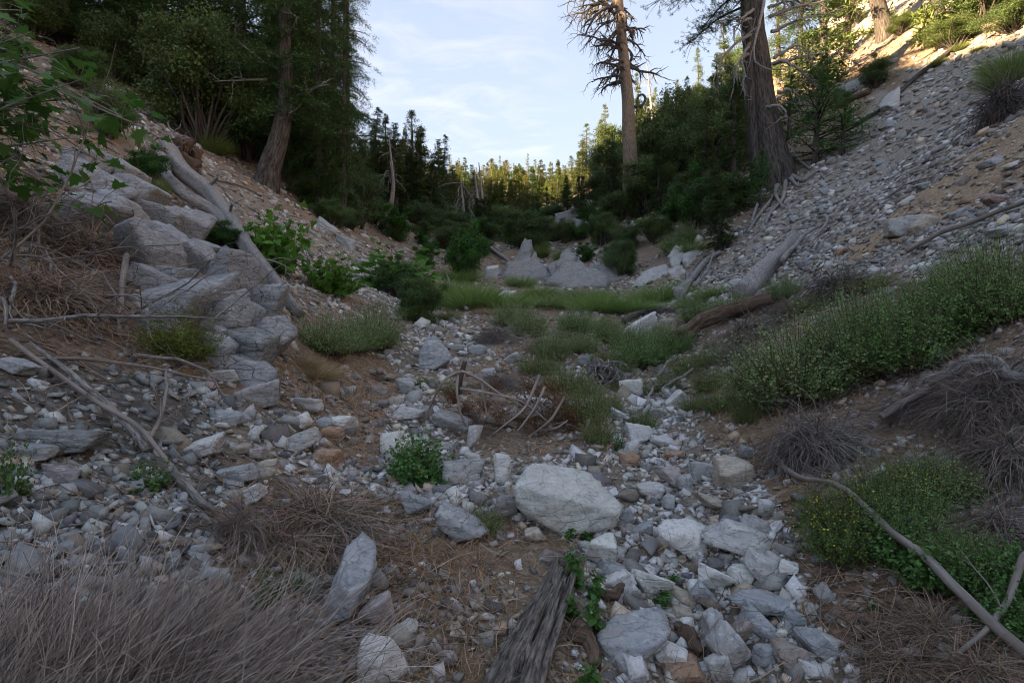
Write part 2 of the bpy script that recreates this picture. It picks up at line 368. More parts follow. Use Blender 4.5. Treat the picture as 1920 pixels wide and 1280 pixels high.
def build_terrain():
    nu, nv = 480, 620
    u = np.linspace(-1, 1, nu); x = 1.15 * np.sinh(u * 6.35)
    v = np.linspace(-.80, 1, nv); y = 3 + 1.3 * np.sinh(v * 6.45)
    X, Yg = np.meshgrid(x, y); Zg = height(X, Yg)
    V = np.stack([X, Yg, Zg], -1).reshape(-1, 3)
    i = np.arange(nv - 1)[:, None] * nu + np.arange(nu - 1)[None]; f = np.stack([i, i + 1, i + nu + 1, i + nu], -1).reshape(-1, 4)
    zs, _, _ = zones(V[:, 0], V[:, 1], V[:, 2])
    c = np.tile(np.array([[.19, .15, .115]]), (len(V), 1))
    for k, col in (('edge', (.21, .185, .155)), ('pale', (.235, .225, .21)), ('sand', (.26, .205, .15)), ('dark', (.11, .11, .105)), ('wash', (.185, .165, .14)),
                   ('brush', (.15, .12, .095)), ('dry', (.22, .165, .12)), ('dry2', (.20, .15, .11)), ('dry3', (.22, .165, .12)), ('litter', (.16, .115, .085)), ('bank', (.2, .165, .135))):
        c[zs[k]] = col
    farm = np.clip((V[:, 1] - 60) / 60, 0, 1)[:, None]
    c = c * (1 - farm) + farm * np.array([[.25, .22, .18]])
    hi = np.clip((V[:, 0] - 22) / 10, 0, 1)[:, None] * (1 - farm)
    c = c * (1 - hi) + hi * np.array([[.27, .255, .235]])
    c = c * np.array([1.3, 1.22, 1.12])
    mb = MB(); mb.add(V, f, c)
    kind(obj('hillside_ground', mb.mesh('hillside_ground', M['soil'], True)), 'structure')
build_terrain()

# ------------------------------------------------------------------ gravel
CUBE_F = np.array([[0, 1, 3, 2], [4, 6, 7, 5], [0, 4, 5, 1], [2, 3, 7, 6], [0, 2, 6, 4], [1, 5, 7, 3]])
CUBE_V = np.array([[a, b, c] for a in (-1, 1) for b in (-1, 1) for c in (-1, 1)], float)
def rot_mats(r, n, tilt):
    a = r.rand(n) * 2 * math.pi; b = r.normal(size=n) * tilt; c = r.normal(size=n) * tilt
    ca, sa, cb_, sb, cc, sc_ = np.cos(a), np.sin(a), np.cos(b), np.sin(b), np.cos(c), np.sin(c); o = np.zeros(n); l = np.ones(n)
    Rz = np.array([[ca, -sa, o], [sa, ca, o], [o, o, l]]).transpose(2, 0, 1)
    Rx = np.array([[l, o, o], [o, cb_, -sb], [o, sb, cb_]]).transpose(2, 0, 1)
    Ry = np.array([[cc, o, sc_], [o, l, o], [-sc_, o, cc]]).transpose(2, 0, 1)
    return Ry @ Rx @ Rz
def gravel(name, n, r0, r1, a0, a1, only, sizef, cols, dens, tilt=.5, seed=1, flat=.5, lab=None):
    r = np.random.RandomState(seed)
    t = np.exp(r.rand(n) * (math.log(r1) - math.log(r0)) + math.log(r0)); a = a0 + r.rand(n) * (a1 - a0)
    X = t * np.sin(a); Yv = t * np.cos(a); Zv = height(X, Yv)
    zs, px, py = zones(X, Yv, Zv)
    p = np.full(n, dens.get('_', .35)); ci = np.zeros(n, int)
    names = ['_'] + list(cols.keys())
    for k, d in dens.items():
        if k != '_': p[zs[k]] = d
    for i, k in enumerate(names[1:]):
        if k in zs: ci[zs[k]] = i + 1
    clump = .2 + .8 * np.clip(fbm(X * .9, Yv * .9, 3, 91) * 2.2 + .6 + .7 * zs['pale'], 0, 1)
    keep = r.rand(n) < p * clump
    X, Yv, t, ci = X[keep], Yv[keep], t[keep], ci[keep]; n = len(X)
    s = sizef(t) * np.exp(r.normal(size=n) * .45); s = np.minimum(s, sizef(t) * 2.6)
    e = .3; gx = (height(X + e, Yv) - height(X - e, Yv)) / (2 * e); gy = (height(X, Yv + e) - height(X, Yv - e)) / (2 * e)
    nn = nrm(np.stack([-gx, -gy, np.ones(n)], -1))
    v = CUBE_V[None] * (1 + r.uniform(-.5, .35, (n, 8, 3))); dims = np.stack([s, s * r.uniform(.55, 1, n), s * r.uniform(.18, .75, n) * flat * 1.5], -1)
    v = v * dims[:, None] * .62
    v = np.einsum('nij,nkj->nki', rot_mats(r, n, tilt), v)
    tx = nrm(np.cross(np.tile([[0, 1., 0]], (n, 1)), nn)); ty = np.cross(nn, tx)
    v = v[..., 0:1] * tx[:, None] + v[..., 1:2] * ty[:, None] + v[..., 2:3] * nn[:, None]
    Cn = np.stack([X, Yv, height(X, Yv)], -1) + nn * (s * .12)[:, None]
    v = v + Cn[:, None]
    f = (np.arange(n)[:, None, None] * 8 + CUBE_F[None]).reshape(-1, 4)
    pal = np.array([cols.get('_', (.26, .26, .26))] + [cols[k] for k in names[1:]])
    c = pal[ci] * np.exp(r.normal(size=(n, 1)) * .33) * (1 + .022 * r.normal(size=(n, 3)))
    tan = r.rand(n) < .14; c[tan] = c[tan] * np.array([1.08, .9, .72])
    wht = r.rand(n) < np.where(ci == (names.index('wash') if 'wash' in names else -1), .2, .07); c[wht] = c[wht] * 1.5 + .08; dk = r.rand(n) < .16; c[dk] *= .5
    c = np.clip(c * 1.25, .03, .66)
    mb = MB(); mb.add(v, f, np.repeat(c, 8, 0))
    o = kind(obj(name, mb.mesh(name, M['gravel'])), 'stuff')
    tag(o, lab, 'gravel'); return n
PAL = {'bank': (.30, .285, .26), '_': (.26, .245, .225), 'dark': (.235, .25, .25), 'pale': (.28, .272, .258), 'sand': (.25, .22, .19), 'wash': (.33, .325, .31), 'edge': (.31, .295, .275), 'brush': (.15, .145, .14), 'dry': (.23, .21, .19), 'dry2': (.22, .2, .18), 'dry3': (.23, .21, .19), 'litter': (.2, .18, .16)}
ng = gravel('gravel', 62000, 1.9, 15, -.95, .95, None, lambda t: .014 + .0030 * t, PAL,
       {'_': .4, 'dark': 1., 'pale': 1., 'sand': .3, 'wash': .7, 'edge': .9, 'bank': 1., 'brush': .4, 'dry': .3, 'dry2': .5, 'dry3': .35, 'litter': .35}, .45, 3, .55, 'loose grey stone chips and gravel covering the wash and lower slopes')
ng += gravel('talus', 52000, 3.2, 60, -.95, .95, None, lambda t: .016 + .0032 * t, PAL,
       {'_': .3, 'dark': .9, 'pale': 1., 'sand': .12, 'wash': .6, 'edge': .9, 'bank': 1., 'brush': .3, 'dry': .1, 'dry2': .1, 'dry3': .1, 'litter': .1}, .3, 5, .45, 'flat pale scree chips sliding down the steep slopes')
ng += gravel('scree', 44000, 6, 60, -.80, .80, None, lambda t: .016 + .0030 * t, PAL,
       {'_': .5, 'dark': .5, 'pale': 1., 'sand': .2, 'wash': .3, 'edge': 1., 'bank': 1., 'brush': .2, 'dry': .1, 'dry2': .1, 'dry3': .1, 'litter': .1}, .3, 15, .5, 'pale broken scree on the far parts of both slopes')
ng += gravel('cobbles', 3600, 2.3, 14, -.9, .9, None, lambda t: .036 + .0045 * t, PAL,
       {'_': .12, 'dark': 1., 'pale': .45, 'sand': .1, 'wash': .8, 'edge': .3, 'brush': .1, 'dry': .15, 'dry2': .25, 'dry3': .12, 'litter': .08}, .5, 8, .7, 'fist sized angular stones lying between the larger rocks')

# ------------------------------------------------------------------ rocks
def ico(sub):
    import bmesh
    b = bmesh.new(); bmesh.ops.create_icosphere(b, subdivisions=sub, radius=1)
    v = np.array([x.co[:] for x in b.verts]); f = np.array([[w.index for w in q.verts] for q in b.faces]); b.free(); return v, f
ICO = {k: ico(k) for k in (2, 3, 4, 5)}
def vn3(p, s):
    return (vn(p[:, 0] + .37 * p[:, 2], p[:, 1] - .61 * p[:, 2], s) + vn(p[:, 1] * .9 + 3.1, p[:, 2] + .3 * p[:, 0], s + 1) + vn(p[:, 2] * 1.1, p[:, 0] - .4 * p[:, 1], s + 2)) / 1.7
def rock_verts(seed, sub, dims, nplane=13, rough=.05, planes=None):
    r = np.random.RandomState(seed); v, f = ICO[sub]
    pl = rdir(r, nplane); ax = np.array([[1, 0, 0], [-1, 0, 0], [0, 1, 0], [0, -1, 0], [0, 0, 1], [0, 0, -1.]]) + r.normal(size=(6, 3)) * .22
    pl = np.concatenate([nrm(ax), pl]); d = np.concatenate([r.uniform(.52, .74, 6), r.uniform(.6, .92, nplane)])
    if planes is not None: pl, d = planes
    dt = v @ pl.T; q = np.where(dt > 1e-3, d[None] / np.maximum(dt, 1e-3), 9.)
    k = 140.; rad = -np.log(np.exp(-k * np.minimum(q, 2)).sum(1)) / k
    p = v * rad[:, None]
    ext = (p.max(0) - p.min(0)) / 2; p = (p - (p.max(0) + p.min(0)) / 2) / ext
    p = p * (1 + rough * (vn3(p * 2.1 + seed, 3) + .5 * vn3(p * 5 + seed, 13) + .3 * vn3(p * 11 + seed, 23)))[:, None]
    # strata steps
    a = nrm(r.normal(size=3) * np.array([.3, .3, 1])); h = p @ a; w = r.uniform(.13, .3)
    st = np.abs(((h / w + .4 * vn3(p * 1.7, 43)) % 1) - .5) * 2; p = p * (1 - rough * .9 * (st > .8) - rough * .5 * (np.floor(h / w + .4 * vn3(p * 1.7, 43)) % 2))[:, None]
    return p * np.asarray(dims)[None] , f
SHARED = []
PALETTE = {'white': (.64, .63, .60), 'pale': (.47, .465, .45), 'grey': (.33, .33, .325), 'blue': (.29, .31, .325), 'stone': (.235, .232, .222), 'slate': (.27, .285, .30), 'dark': (.175, .19, .195), 'green': (.52, .53, .49),
           'tan': (.36, .31, .24), 'rust': (.30, .175, .095), 'brown': (.22, .18, .15), 'pink': (.38, .33, .31), 'purple': (.20, .185, .19), 'red': (.22, .11, .08)}
CW = {'white': 'whitish', 'pale': 'pale grey', 'grey': 'grey', 'blue': 'blue-grey', 'slate': 'slate', 'stone': 'stone grey', 'dark': 'dark grey', 'green': 'pale greenish', 'tan': 'tan', 'rust': 'rust-stained', 'brown': 'brownish', 'pink': 'pinkish', 'purple': 'purplish grey', 'red': 'reddish brown'}
USED = set()
NR = [0]
def rock(cx, cy, w, h, rot=0, colr='grey', label=None, sub=4, depth=None, seed=None, group='rocks lying in the wash', cat='rock', name='rock', parent=None, cut=0., sink=.12, mat_='rock', Y=None, nplane=4, rough=.04):
    NR[0] += 1; seed = seed or NR[0] * 17 + 3
    base = at(cx, min(cy + h * .36, 1330)) if Y is None else at_depth(cx, Y)
    s = base.y / F; rx = w / 2 * s * (1.06 + cut); rz = h / 2 * s * (1.06 + cut); ry = depth * s / 2 if depth else (.55 * rx + .45 * rz)
    if w < 46 and cy < 1000: sub = 3
    v, f = rock_verts(seed, sub, (rx, ry, rz), nplane, rough)
    a = math.radians(rot)
    Rm = np.array([[math.cos(a), 0, math.sin(a)], [0, 1, 0], [-math.sin(a), 0, math.cos(a)]]); v = v @ Rm.T
    mb = MB(); mb.add(v, f); me = mb.mesh(name, M[mat_])
    X = (cx - 960) * s; c = Vector((X, base.y + ry * .35, CAMZ + (640 - cy) * s))
    if Y is not None: c.z = base.z + rz * (1 - 2 * sink)
    if parent is not None: c = c - parent.location
    o = obj(name, me, parent, c, None, None, np.array(PALETTE[colr]) * random.uniform(.9, 1.1))
    if parent is None:
        tag(o, label, cat, group); ANCH.append((cx, cy, w, h))
    return o
RK = [
 (1402, 1020, 135, 48, 16, 'pale', 'long pale grey slab sloping down right beside the veined whitish rock'),
 (1125, 1040, 60, 62, 0, 'green', 'peaked rock with a dark cap band below the largest boulder'),
 (1398, 1081, 52, 30, 5, 'green', 'flat greenish grey angular stone above the banded slab'),
 (1436, 1069, 62, 46, 30, 'pale', 'speckled pale block tilted right below the long pale slab'),
 (1482, 1069, 40, 26, 15, 'white', 'small white pointed stone at the wash edge right of the speckled block'),
 (1341, 1090, 62, 45, 25, 'white', 'white and blue streaked wedge just left above the banded slab'),
 (1326, 1122, 64, 28, 42, 'blue', 'narrow blue-grey splinter of rock lying diagonally left of the banded slab'),
 (1277, 1121, 54, 28, 14, 'tan', 'rounded tan loaf-shaped stone in the middle of the rocks'),
 (1222, 1100, 68, 58, 20, 'white', 'whitish block with pink tinge left of the tan loaf-shaped stone'),
 (1160, 1092, 64, 28, -20, 'white', 'long whitish shard rising to the right above the rotten stick'),
 (1184, 1117, 46, 36, 0, 'grey', 'squat grey stone right of the rotten brown stick'),
 (1341, 1188, 34, 76, 4, 'grey', 'upright speckled grey fin of rock at the lower middle right'),
 (1376, 1230, 62, 84, -38, 'grey', 'large pink speckled grey rock leaning beside the upright fin'),
 (1350, 1258, 44, 60, -20, 'pale', 'pale rock crossed by white veins at the bottom edge'),
 (1256, 1231, 72, 46, 5, 'white', 'speckled white and pink rock right of the large angular grey rock'),
 (1390, 1194, 50, 58, 25, 'brown', 'brownish grey rock with a shadowed notch under the banded slab'),
 (1427, 1177, 80, 46, 38, 'blue', 'blue-grey slab dipping right under the long banded slab'),
 (1488, 1170, 46, 30, 0, 'dark', 'dark block propped under the right end of the banded slab'),
 (1487, 1232, 62, 50, 25, 'brown', 'brown rock with fine woody banding near the bottom right'),
 (1436, 1232, 36, 46, 10, 'blue', 'small blue and white streaked rock left of the brown banded rock'),
 (1533, 1214, 78, 46, 42, 'blue', 'blue-grey ribbed slab outermost on the right at the bottom'),
 (1285, 1266, 98, 38, 3, 'rust', 'broad orange stained rock cut by the bottom edge'),
 (1326, 1262, 34, 26, -20, 'blue', 'small blue-grey block beside the orange stained rock'),
 (1128, 990, 36, 36, 0, 'white', 'small white pyramid stone touching the lower right of the largest boulder'),
 (1258, 941, 30, 30, 10, 'blue', 'small dark streaked cube right of the largest boulder'),
 (1220, 922, 56, 32, 8, 'pale', 'pale flat topped stone up right of the largest boulder'),
 (1347, 951, 88, 28, 20, 'tan', 'long tan slab tilted down right above the pale slab'),
 (1436, 956, 30, 32, 0, 'pale', 'round speckled stone near the right bank of the wash'),
 (1422, 991, 48, 34, 20, 'grey', 'grey block just above the right end of the pale slab'),
 (1256, 896, 48, 44, -5, 'pink', 'pinkish white block with ribbed top in the middle of the wash'),
 (1288, 908, 30, 38, 0, 'grey', 'smooth grey upright stone leaning on the pinkish block'),
 (1282, 1155, 40, 24, 20, 'tan', 'tan chip standing below the loaf-shaped stone'),
 (1284, 1177, 38, 30, 10, 'white', 'whitish cube above the speckled white and pink rock'),
 (1208, 996, 46, 20, -25, 'blue', 'thin blue-grey flake leaning on the veined whitish rock'),
 (1175, 971, 30, 28, -30, 'blue', 'dark blue chip tucked against the right end of the largest boulder'),
 (1193, 1266, 42, 36, 0, 'grey', 'grey cobble at the bottom edge under the large angular rock'),
 (1534, 1260, 54, 24, 15, 'pale', 'pale flake at the bottom edge right of the brown banded rock'),
 (1148, 1070, 50, 30, 10, 'blue', 'pale blue slab beneath the peaked rock'),
 (941, 882, 34, 62, 4, 'white', 'upright whitish slab left of the largest boulder'),
 (946, 953, 48, 46, 0, 'purple', 'dark pinkish grey rock tucked under the left end of the largest boulder'),
 (1380, 891, 70, 60, 0, 'tan', 'chunky white rock with an orange stained right face'),
 (1317, 884, 50, 34, 5, 'grey', 'low grey angular rock left of the orange faced rock'),
 (1272, 752, 46, 34, -30, 'white', 'whitish block on the right bank below the grey root'),
 (1184, 731, 40, 40, -10, 'white', 'white rounded rock right of the grey stump roots'),
 (1222, 682, 32, 17, 5, 'pale', 'small flat pale rock on the green bank near the log end'),
 (1244, 830, 44, 24, 12, 'pale', 'flat pale rock in the narrow part of the wash'),
 (1184, 840, 30, 30, 5, 'pale', 'small pale block above the orange lump in the wash'),
 (1181, 865, 36, 30, 0, 'rust', 'orange brown lump of rock at the end of the fallen branch'),
 (996, 766, 78, 46, 8, 'white', 'whitish rounded rock seen through the dead pine branch'),
 (1404, 849, 34, 22, 15, 'blue', 'small streaked stone alone on the dry right bank'),
 (1097, 676, 28, 22, -15, 'dark', 'small dark blue wedge left of the grey stump roots'),
 (1266, 855, 52, 16, -4, 'rust', 'flat rust coloured stone in the middle of the wash'),
 (1200, 818, 52, 40, 15, 'pale', 'pale ledge of rock behind the small blue-green plant'),
 (895, 657, 36, 22, -5, 'blue', 'pale blue perched stone right of the triangular boulder'),
 (760, 724, 36, 30, 0, 'grey', 'dull grey many-sided stone below the triangular boulder'),
 (711, 736, 38, 24, 10, 'brown', 'brownish grey hump of rock in the gravel wash'),
 (712, 757, 32, 15, 0, 'purple', 'low mottled stone under the brownish hump'),
 (741, 753, 30, 20, -10, 'tan', 'cream coloured wedge in the gravel wash'),
 (636, 792, 60, 26, 4, 'white', 'pale flat slab beside the dry grass with a tan end'),
 (619, 815, 44, 28, 5, 'rust', 'orange tan stone in front of the pale flat slab'),
 (848, 793, 76, 34, 22, 'grey', 'grey wedge slab with a sharp straight top edge'),
 (889, 822, 28, 52, 6, 'pale', 'pale pointed blade of rock below the dead pine branch'),
 (731, 833, 44, 46, -15, 'white', 'white rock behind the heart-leaved plant'),
 (870, 886, 78, 52, 0, 'grey', 'blocky streaked grey rock right of the heart-leaved plant'),
 (884, 858, 32, 22, 5, 'pale', 'small pale block on top of the blocky streaked rock'),
 (765, 777, 62, 32, -5, 'pale', 'pale rough ledge above the heart-leaved plant'),
 (612, 862, 54, 40, 10, 'rust', 'rust and white rock above the pile of dead stems'),
 (777, 945, 70, 46, 15, 'blue', 'pale blue rock left end of the long rock pair'),
 (862, 993, 104, 58, 27, 'blue', 'long white and dark blue rock lying down right in the dry grass'),
 (706, 1156, 60, 54, -22, 'pink', 'pinkish grey rock below the big slanted slab'),
 (717, 1243, 92, 84, -4, 'white', 'big white banded block at the bottom edge left of centre'),
 (757, 1189, 46, 36, -35, 'pale', 'pale wedge leaning behind the white banded block'),
 (1036, 1044, 56, 30, 6, 'brown', 'dark brick-shaped stone resting on the split log'),
 (1005, 1005, 40, 25, 0, 'tan', 'tan stone above the upper end of the split log'),
 (786, 1215, 24, 42, 5, 'brown', 'brown upright stone right of the white banded block'),
 (839, 1238, 40, 22, -8, 'purple', 'purplish stone on bare gravel near the bottom'),
 (860, 1194, 34, 20, 10, 'tan', 'small tan brick-shaped stone on the brown gravel'),
 (116, 828, 132, 48, 2, 'dark', 'largest dark rock block in the left talus'),
 (112, 892, 82, 26, 20, 'purple', 'purplish grey long slab below the largest dark block'),
 (55, 852, 72, 34, 0, 'dark', 'dark green flat rock at the left below the largest dark block'),
 (439, 895, 66, 36, -8, 'blue', 'blue-grey slab with ribbed face in the left rock pile'),
 (495, 882, 42, 42, 0, 'tan', 'cream and tan rounded block right of the blue-grey ribbed slab'),
 (465, 928, 60, 30, -20, 'pale', 'pale slab tilted up right beneath the cream block'),
 (528, 951, 32, 34, 0, 'grey', 'grey cube sitting on the dead stems'),
 (378, 839, 60, 46, -5, 'pale', 'pale rounded rock half covered by dry grass on the left'),
 (560, 830, 64, 38, -15, 'grey', 'dark faced slab left of the rust and white rock'),
 (450, 843, 34, 20, -5, 'tan', 'small tan stone on top of the left rock pile'),
 (481, 852, 28, 26, 0, 'pink', 'small pinkish stone on top of the left rock pile'),
 (487, 743, 76, 52, -8, 'grey', 'grey sharp edged boulder at the foot of the outcrop'),
 (430, 783, 54, 38, -12, 'blue', 'blue-grey rounded rock below the sharp edged boulder'),
 (564, 793, 38, 34, -15, 'white', 'white wedge stone in the dry grass below the outcrop'),
 (576, 761, 48, 30, 5, 'pale', 'pale stone with pitted face right of the sharp edged boulder'),
 (480, 811, 30, 26, 0, 'pale', 'small pale cube left of the dark faced slab'),
 (420, 706, 54, 24, -6, 'pale', 'pale flat rock in the hollow under the outcrop'),
 (27, 690, 70, 26, 18, 'blue', 'streaked blue-grey slab at the left edge of the talus'),
 (606, 793, 34, 20, -10, 'blue', 'small blue-grey stone touching the pale flat slab'),
 (1200, 614, 68, 30, -26, 'white', 'white rock slanting up right beside the blackened log'),
 (1255, 609, 32, 24, 0, 'tan', 'cream coloured rock right of the slanting white rock'),
 (1390, 531, 32, 20, -5, 'pale', 'pale wedge rock left of the long bleached log'),
 (1060, 601, 20, 18, 0, 'brown', 'small brown rock at the foot of the grey stump'),
 (1695, 424, 62, 36, -12, 'pale', 'largest pale flat slab in the right scree'),
 (1737, 421, 44, 30, -35, 'tan', 'brown edged slab leaning on the largest pale scree slab'),
 (1520, 495, 42, 18, -3, 'dark', 'dark flat rock above the round grey brush'),
 (1680, 185, 52, 28, -38, 'pale', 'pale slab with a green tuft high in the right scree'),
 (1865, 303, 40, 16, -24, 'blue', 'blue-grey flat slab on the sandy chute'),
 (1872, 376, 40, 24, 38, 'red', 'reddish brown block high on the right scree'),
 (1732, 348, 34, 14, -20, 'blue', 'blue-grey flake in the middle of the right scree'),
 (1770, 275, 30, 11, -18, 'pale', 'thin pale flake on the upper right scree'),
 (1700, 378, 30, 12, -25, 'pale', 'pale flake just above the largest scree slab'),
 (1900, 310, 26, 12, -20, 'white', 'white flake at the right edge above the sandy chute'),
 (1890, 430, 60, 20, -14, 'grey', 'grey slab at the right edge above the leafy bank'),
 (1800, 400, 34, 18, -20, 'blue', 'blue-grey rock right of the brown edged slab'),
 (1600, 160, 60, 26, -30, 'grey', 'grey ledge rock beside the upper rim'),
 (1232, 776, 30, 20, 0, 'grey', 'grey stone on the far side of the narrow wash'),
 (913, 700, 30, 20, 0, 'pale', 'pale stone on the mound behind the dead pine branch'),
 (960, 672, 34, 18, -20, 'grey', 'dark grey stone right of the pale perched stone'),
 (948, 555, 40, 20, 0, 'white', 'small white rock in the green brush of the upper flat'),
 (922, 505, 26, 16, 0, 'white', 'far white rock beyond the round dark bushes'),
]
# the largest boulder: own shape
def hull_boulder(pts, Yb, colr, label, seed, sub=5, rough=.035, parent=None, mat_='rock', name='boulder'):
    import bmesh
    s = Yb / F; P = np.array([[(x - 960) * s + 0 * d, Yb + d, CAMZ + (640 - y) * s * (1 + d / Yb)] for x, y, d in pts]); P[:, 0] *= 1 + (np.array([q[2] for q in pts]) / Yb)
    c = P.mean(0); b = bmesh.new(); vs = [b.verts.new(q - c) for q in P]; bmesh.ops.convex_hull(b, input=vs); b.normal_update()
    nn = np.array([f.normal[:] for f in b.faces]); dd = np.array([abs(f.normal.dot(f.verts[0].co)) for f in b.faces]); sg = np.array([1 if f.normal.dot(f.verts[0].co) > 0 else -1 for f in b.faces]); nn = nn * sg[:, None]; b.free()
    v, f = ICO[sub]; dt = v @ nn.T; q = np.where(dt > 1e-3, dd[None] / np.maximum(dt, 1e-3), 9.).min(1); p = v * q[:, None]; L = np.abs(p).max()
    p = p * (1 + rough * (vn3(p / L * 2.5 + seed, 3) + .6 * vn3(p / L * 6 + seed, 13) + .4 * vn3(p / L * 15 + seed, 23)))[:, None]
    a = nrm(np.array([-.42, -.2, .88])); h = (p @ a) / L / .13 + .5 * vn3(p / L * 2, 43); p = p * (1 - rough * .5 * (np.floor(h) % 2) - rough * .4 * ((h % 1) > .85))[:, None]
    mb = MB(); mb.add(p, f); o = obj(name, mb.mesh(name, M[mat_]), parent, Vector(c) - (parent.location if parent else Vector()), None, None, PALETTE[colr])
    if parent: return o
    tag(o, label, 'boulder', 'rocks lying in the wash'); x0, x1 = min(q[0] for q in pts), max(q[0] for q in pts); y0, y1 = min(q[1] for q in pts), max(q[1] for q in pts)
    ANCH.append(((x0 + x1) / 2, (y0 + y1) / 2, x1 - x0, y1 - y0)); return o
yb = at(1065, 985).y * .97
hull_boulder([(958, 912, .02), (984, 884, .08), (1003, 862, .42), (1112, 882, .62), (1172, 945, .22), (1163, 962, .05), (1042, 928, -.08), (964, 938, .0), (985, 965, .03), (1058, 1004, -.05), (1158, 990, .1), (1090, 1000, .5), (970, 970, .5)], yb, 'green', 'largest boulder in the wash, pale greenish grey with a flat top sloping down right', 3)
yb = at(815, 692).y
hull_boulder([(784, 692, 0), (786, 660, .05), (800, 634, .1), (812, 628, .15), (822, 632, .15), (846, 664, .1), (843, 676, 0), (812, 694, -.12), (806, 660, -.08), (840, 690, .3), (790, 690, .4), (815, 640, .35)], yb, 'blue', 'dark triangular boulder standing at the head of the wash', 9)
yb = at(1190, 1255).y
hull_boulder([(1120, 1180, .1), (1150, 1152, .2), (1215, 1140, .3), (1240, 1135, .3), (1262, 1180, .15), (1250, 1200, .02), (1210, 1215, -.03), (1172, 1270, -.06), (1140, 1250, 0), (1122, 1200, .02), (1200, 1240, .15), (1240, 1210, .2)], yb, 'blue', 'large angular grey rock at the bottom beside the split log', 5)
yb = at(1442, 1158).y
hull_boulder([(1358, 1118, 0), (1378, 1102, .12), (1440, 1100, .22), (1500, 1112, .2), (1524, 1128, .12), (1526, 1148, .05), (1505, 1160, -.04), (1430, 1152, -.05), (1370, 1130, -.02), (1430, 1130, -.07), (1500, 1145, .15)], yb, 'blue', 'long flat blue-grey banded slab with a white right end', 8)
yb = at(668, 1170).y
hull_boulder([(600, 1172, 0), (630, 1090, .05), (650, 1020, .25), (680, 992, .4), (705, 1010, .35), (708, 1060, .2), (690, 1095, .02), (650, 1165, -.08), (655, 1110, -.05), (600, 1150, .1), (690, 1120, .3)], yb, 'slate', 'big slanted blue-grey slab under the dead stems', 12)
yb = at(1285, 1045).y
hull_boulder([(1230, 985, .05), (1245, 972, .15), (1300, 970, .3), (1330, 985, .25), (1344, 1015, .12), (1335, 1045, 0), (1300, 1052, -.04), (1258, 1022, -.06), (1232, 1000, 0), (1280, 1000, -.08), (1320, 1040, .2)], yb, 'white', 'broad rounded whitish rock with wavy grey veins right of the largest boulder', 22)
for q in RK: rock(*q)
# unnamed stones: shared meshes, labels from what they lie beside
def stones():
    r = random.Random(4); nr = np.random.RandomState(11)
    meshes = []
    for i in range(16):
        v, f = rock_verts(900 + i, 3, (1, .8, .62), 4, .04); mb = MB(); mb.add(v, f); meshes.append(mb.mesh('stone', M['rock']))
    near = [('the largest boulder', 1062, 925), ('the veined whitish rock', 1285, 1008), ('the long banded slab', 1442, 1130), ('the large angular grey rock', 1190, 1188),
            ('the orange faced rock', 1380, 891), ('the triangular boulder', 813, 658), ('the heart-leaved plant', 790, 850), ('the long white and blue rock', 862, 993),
            ('the dead pine branch', 940, 740), ('the split log', 1020, 1140), ('the white banded block', 717, 1243), ('the cream and tan block', 495, 882), ('the largest dark block', 116, 828),
            ('the yellow-flowered shrub', 1600, 930), ('the round grey brush', 1560, 530), ('the largest scree slab', 1695, 424), ('the sandy chute', 1800, 310), ('the sharp edged boulder', 487, 743),
            ('the grey stump roots', 1140, 690), ('the big slanted slab', 668, 1072), ('the bleached pole', 180, 760), ('the stub of thick grey trunk', 40, 1110), ('the purplish long slab', 112, 892), ('the dark green flat rock', 55, 852), ('the smooth grey branch piece', 370, 950), ('the streaked slab at the edge', 27, 690)]
    groups = {}
    areas = [('wash', 100, (14, 34)), ('dark', 26, (16, 36)), ('pale', 34, (12, 30))]
    boxes = {'wash': (430, 600, 1620, 1280), 'dark': (0, 680, 440, 1280), 'pale': (1280, 80, 1920, 560)}
    for zn, cnt, (s0, s1) in areas:
        b = boxes[zn]; k = 0; tries = 0
        while k < cnt and tries < 6000:
            tries += 1
            px, py = r.uniform(b[0], b[2]), r.uniform(b[1], b[3])
            if not inside(Z[zn], np.array([px]), np.array([py]))[0]: continue
            w = r.uniform(s0, s1) * (1.15 if py > 900 else .8)
            if any(abs(px - a[0]) < (a[2] + w) * .42 and abs(py - a[1]) < (a[3] + w) * .40 for a in ANCH): continue
            p = at(px, py); s = p.y / F; n = normal_at(p)
            cn = r.choice({'wash': ['white', 'pale', 'pale', 'grey', 'blue', 'tan', 'blue'], 'dark': ['dark', 'dark', 'purple', 'blue'], 'pale': ['pale', 'grey', 'blue', 'white']}[zn])
            q = n.to_track_quat('Z', 'Y').to_euler(); fl = .55 if zn == 'pale' else .9
            o = obj('rock', r.choice(meshes), None, p + n * (w * s * .12), (q.x + r.uniform(-.3, .3), q.y + r.uniform(-.3, .3), r.uniform(0, 6.28)), (w * s * .56, w * s * r.uniform(.45, .6), w * s * .5 * fl), PALETTE[cn])
            ANCH.append((px, py, w, w * .7)); k += 1
            nm, ax, ay = min(near, key=lambda a: (a[1] - px) ** 2 + (1.6 * (a[2] - py)) ** 2)
            dx, dy = px - ax, py - ay
            far = 'just ' if math.hypot(dx, dy) < 95 else ('well ' if math.hypot(dx, dy) > 190 else '')
            if abs(dx) > 2 * abs(dy): rel = far + ('right of ' if dx > 0 else 'left of ')
            elif abs(dy) > 2 * abs(dx): rel = far + ('in front of ' if dy > 0 else 'beyond ')
            else: rel = far + ('front' if dy > 0 else 'behind') + ' and ' + ('right of ' if dx > 0 else 'left of ')
            sz = 'small' if w < s0 + (s1 - s0) * .5 else 'medium'
            tex = 'flat ' if zn == 'pale' else ''
            lab = f'{sz} {tex}{CW[cn]} stone lying {rel}{nm}'
            tag(o, lab, 'rock', 'stones in the ' + {'wash': 'gravel wash', 'dark': 'dark left talus', 'pale': 'right scree'}[zn])
stones()

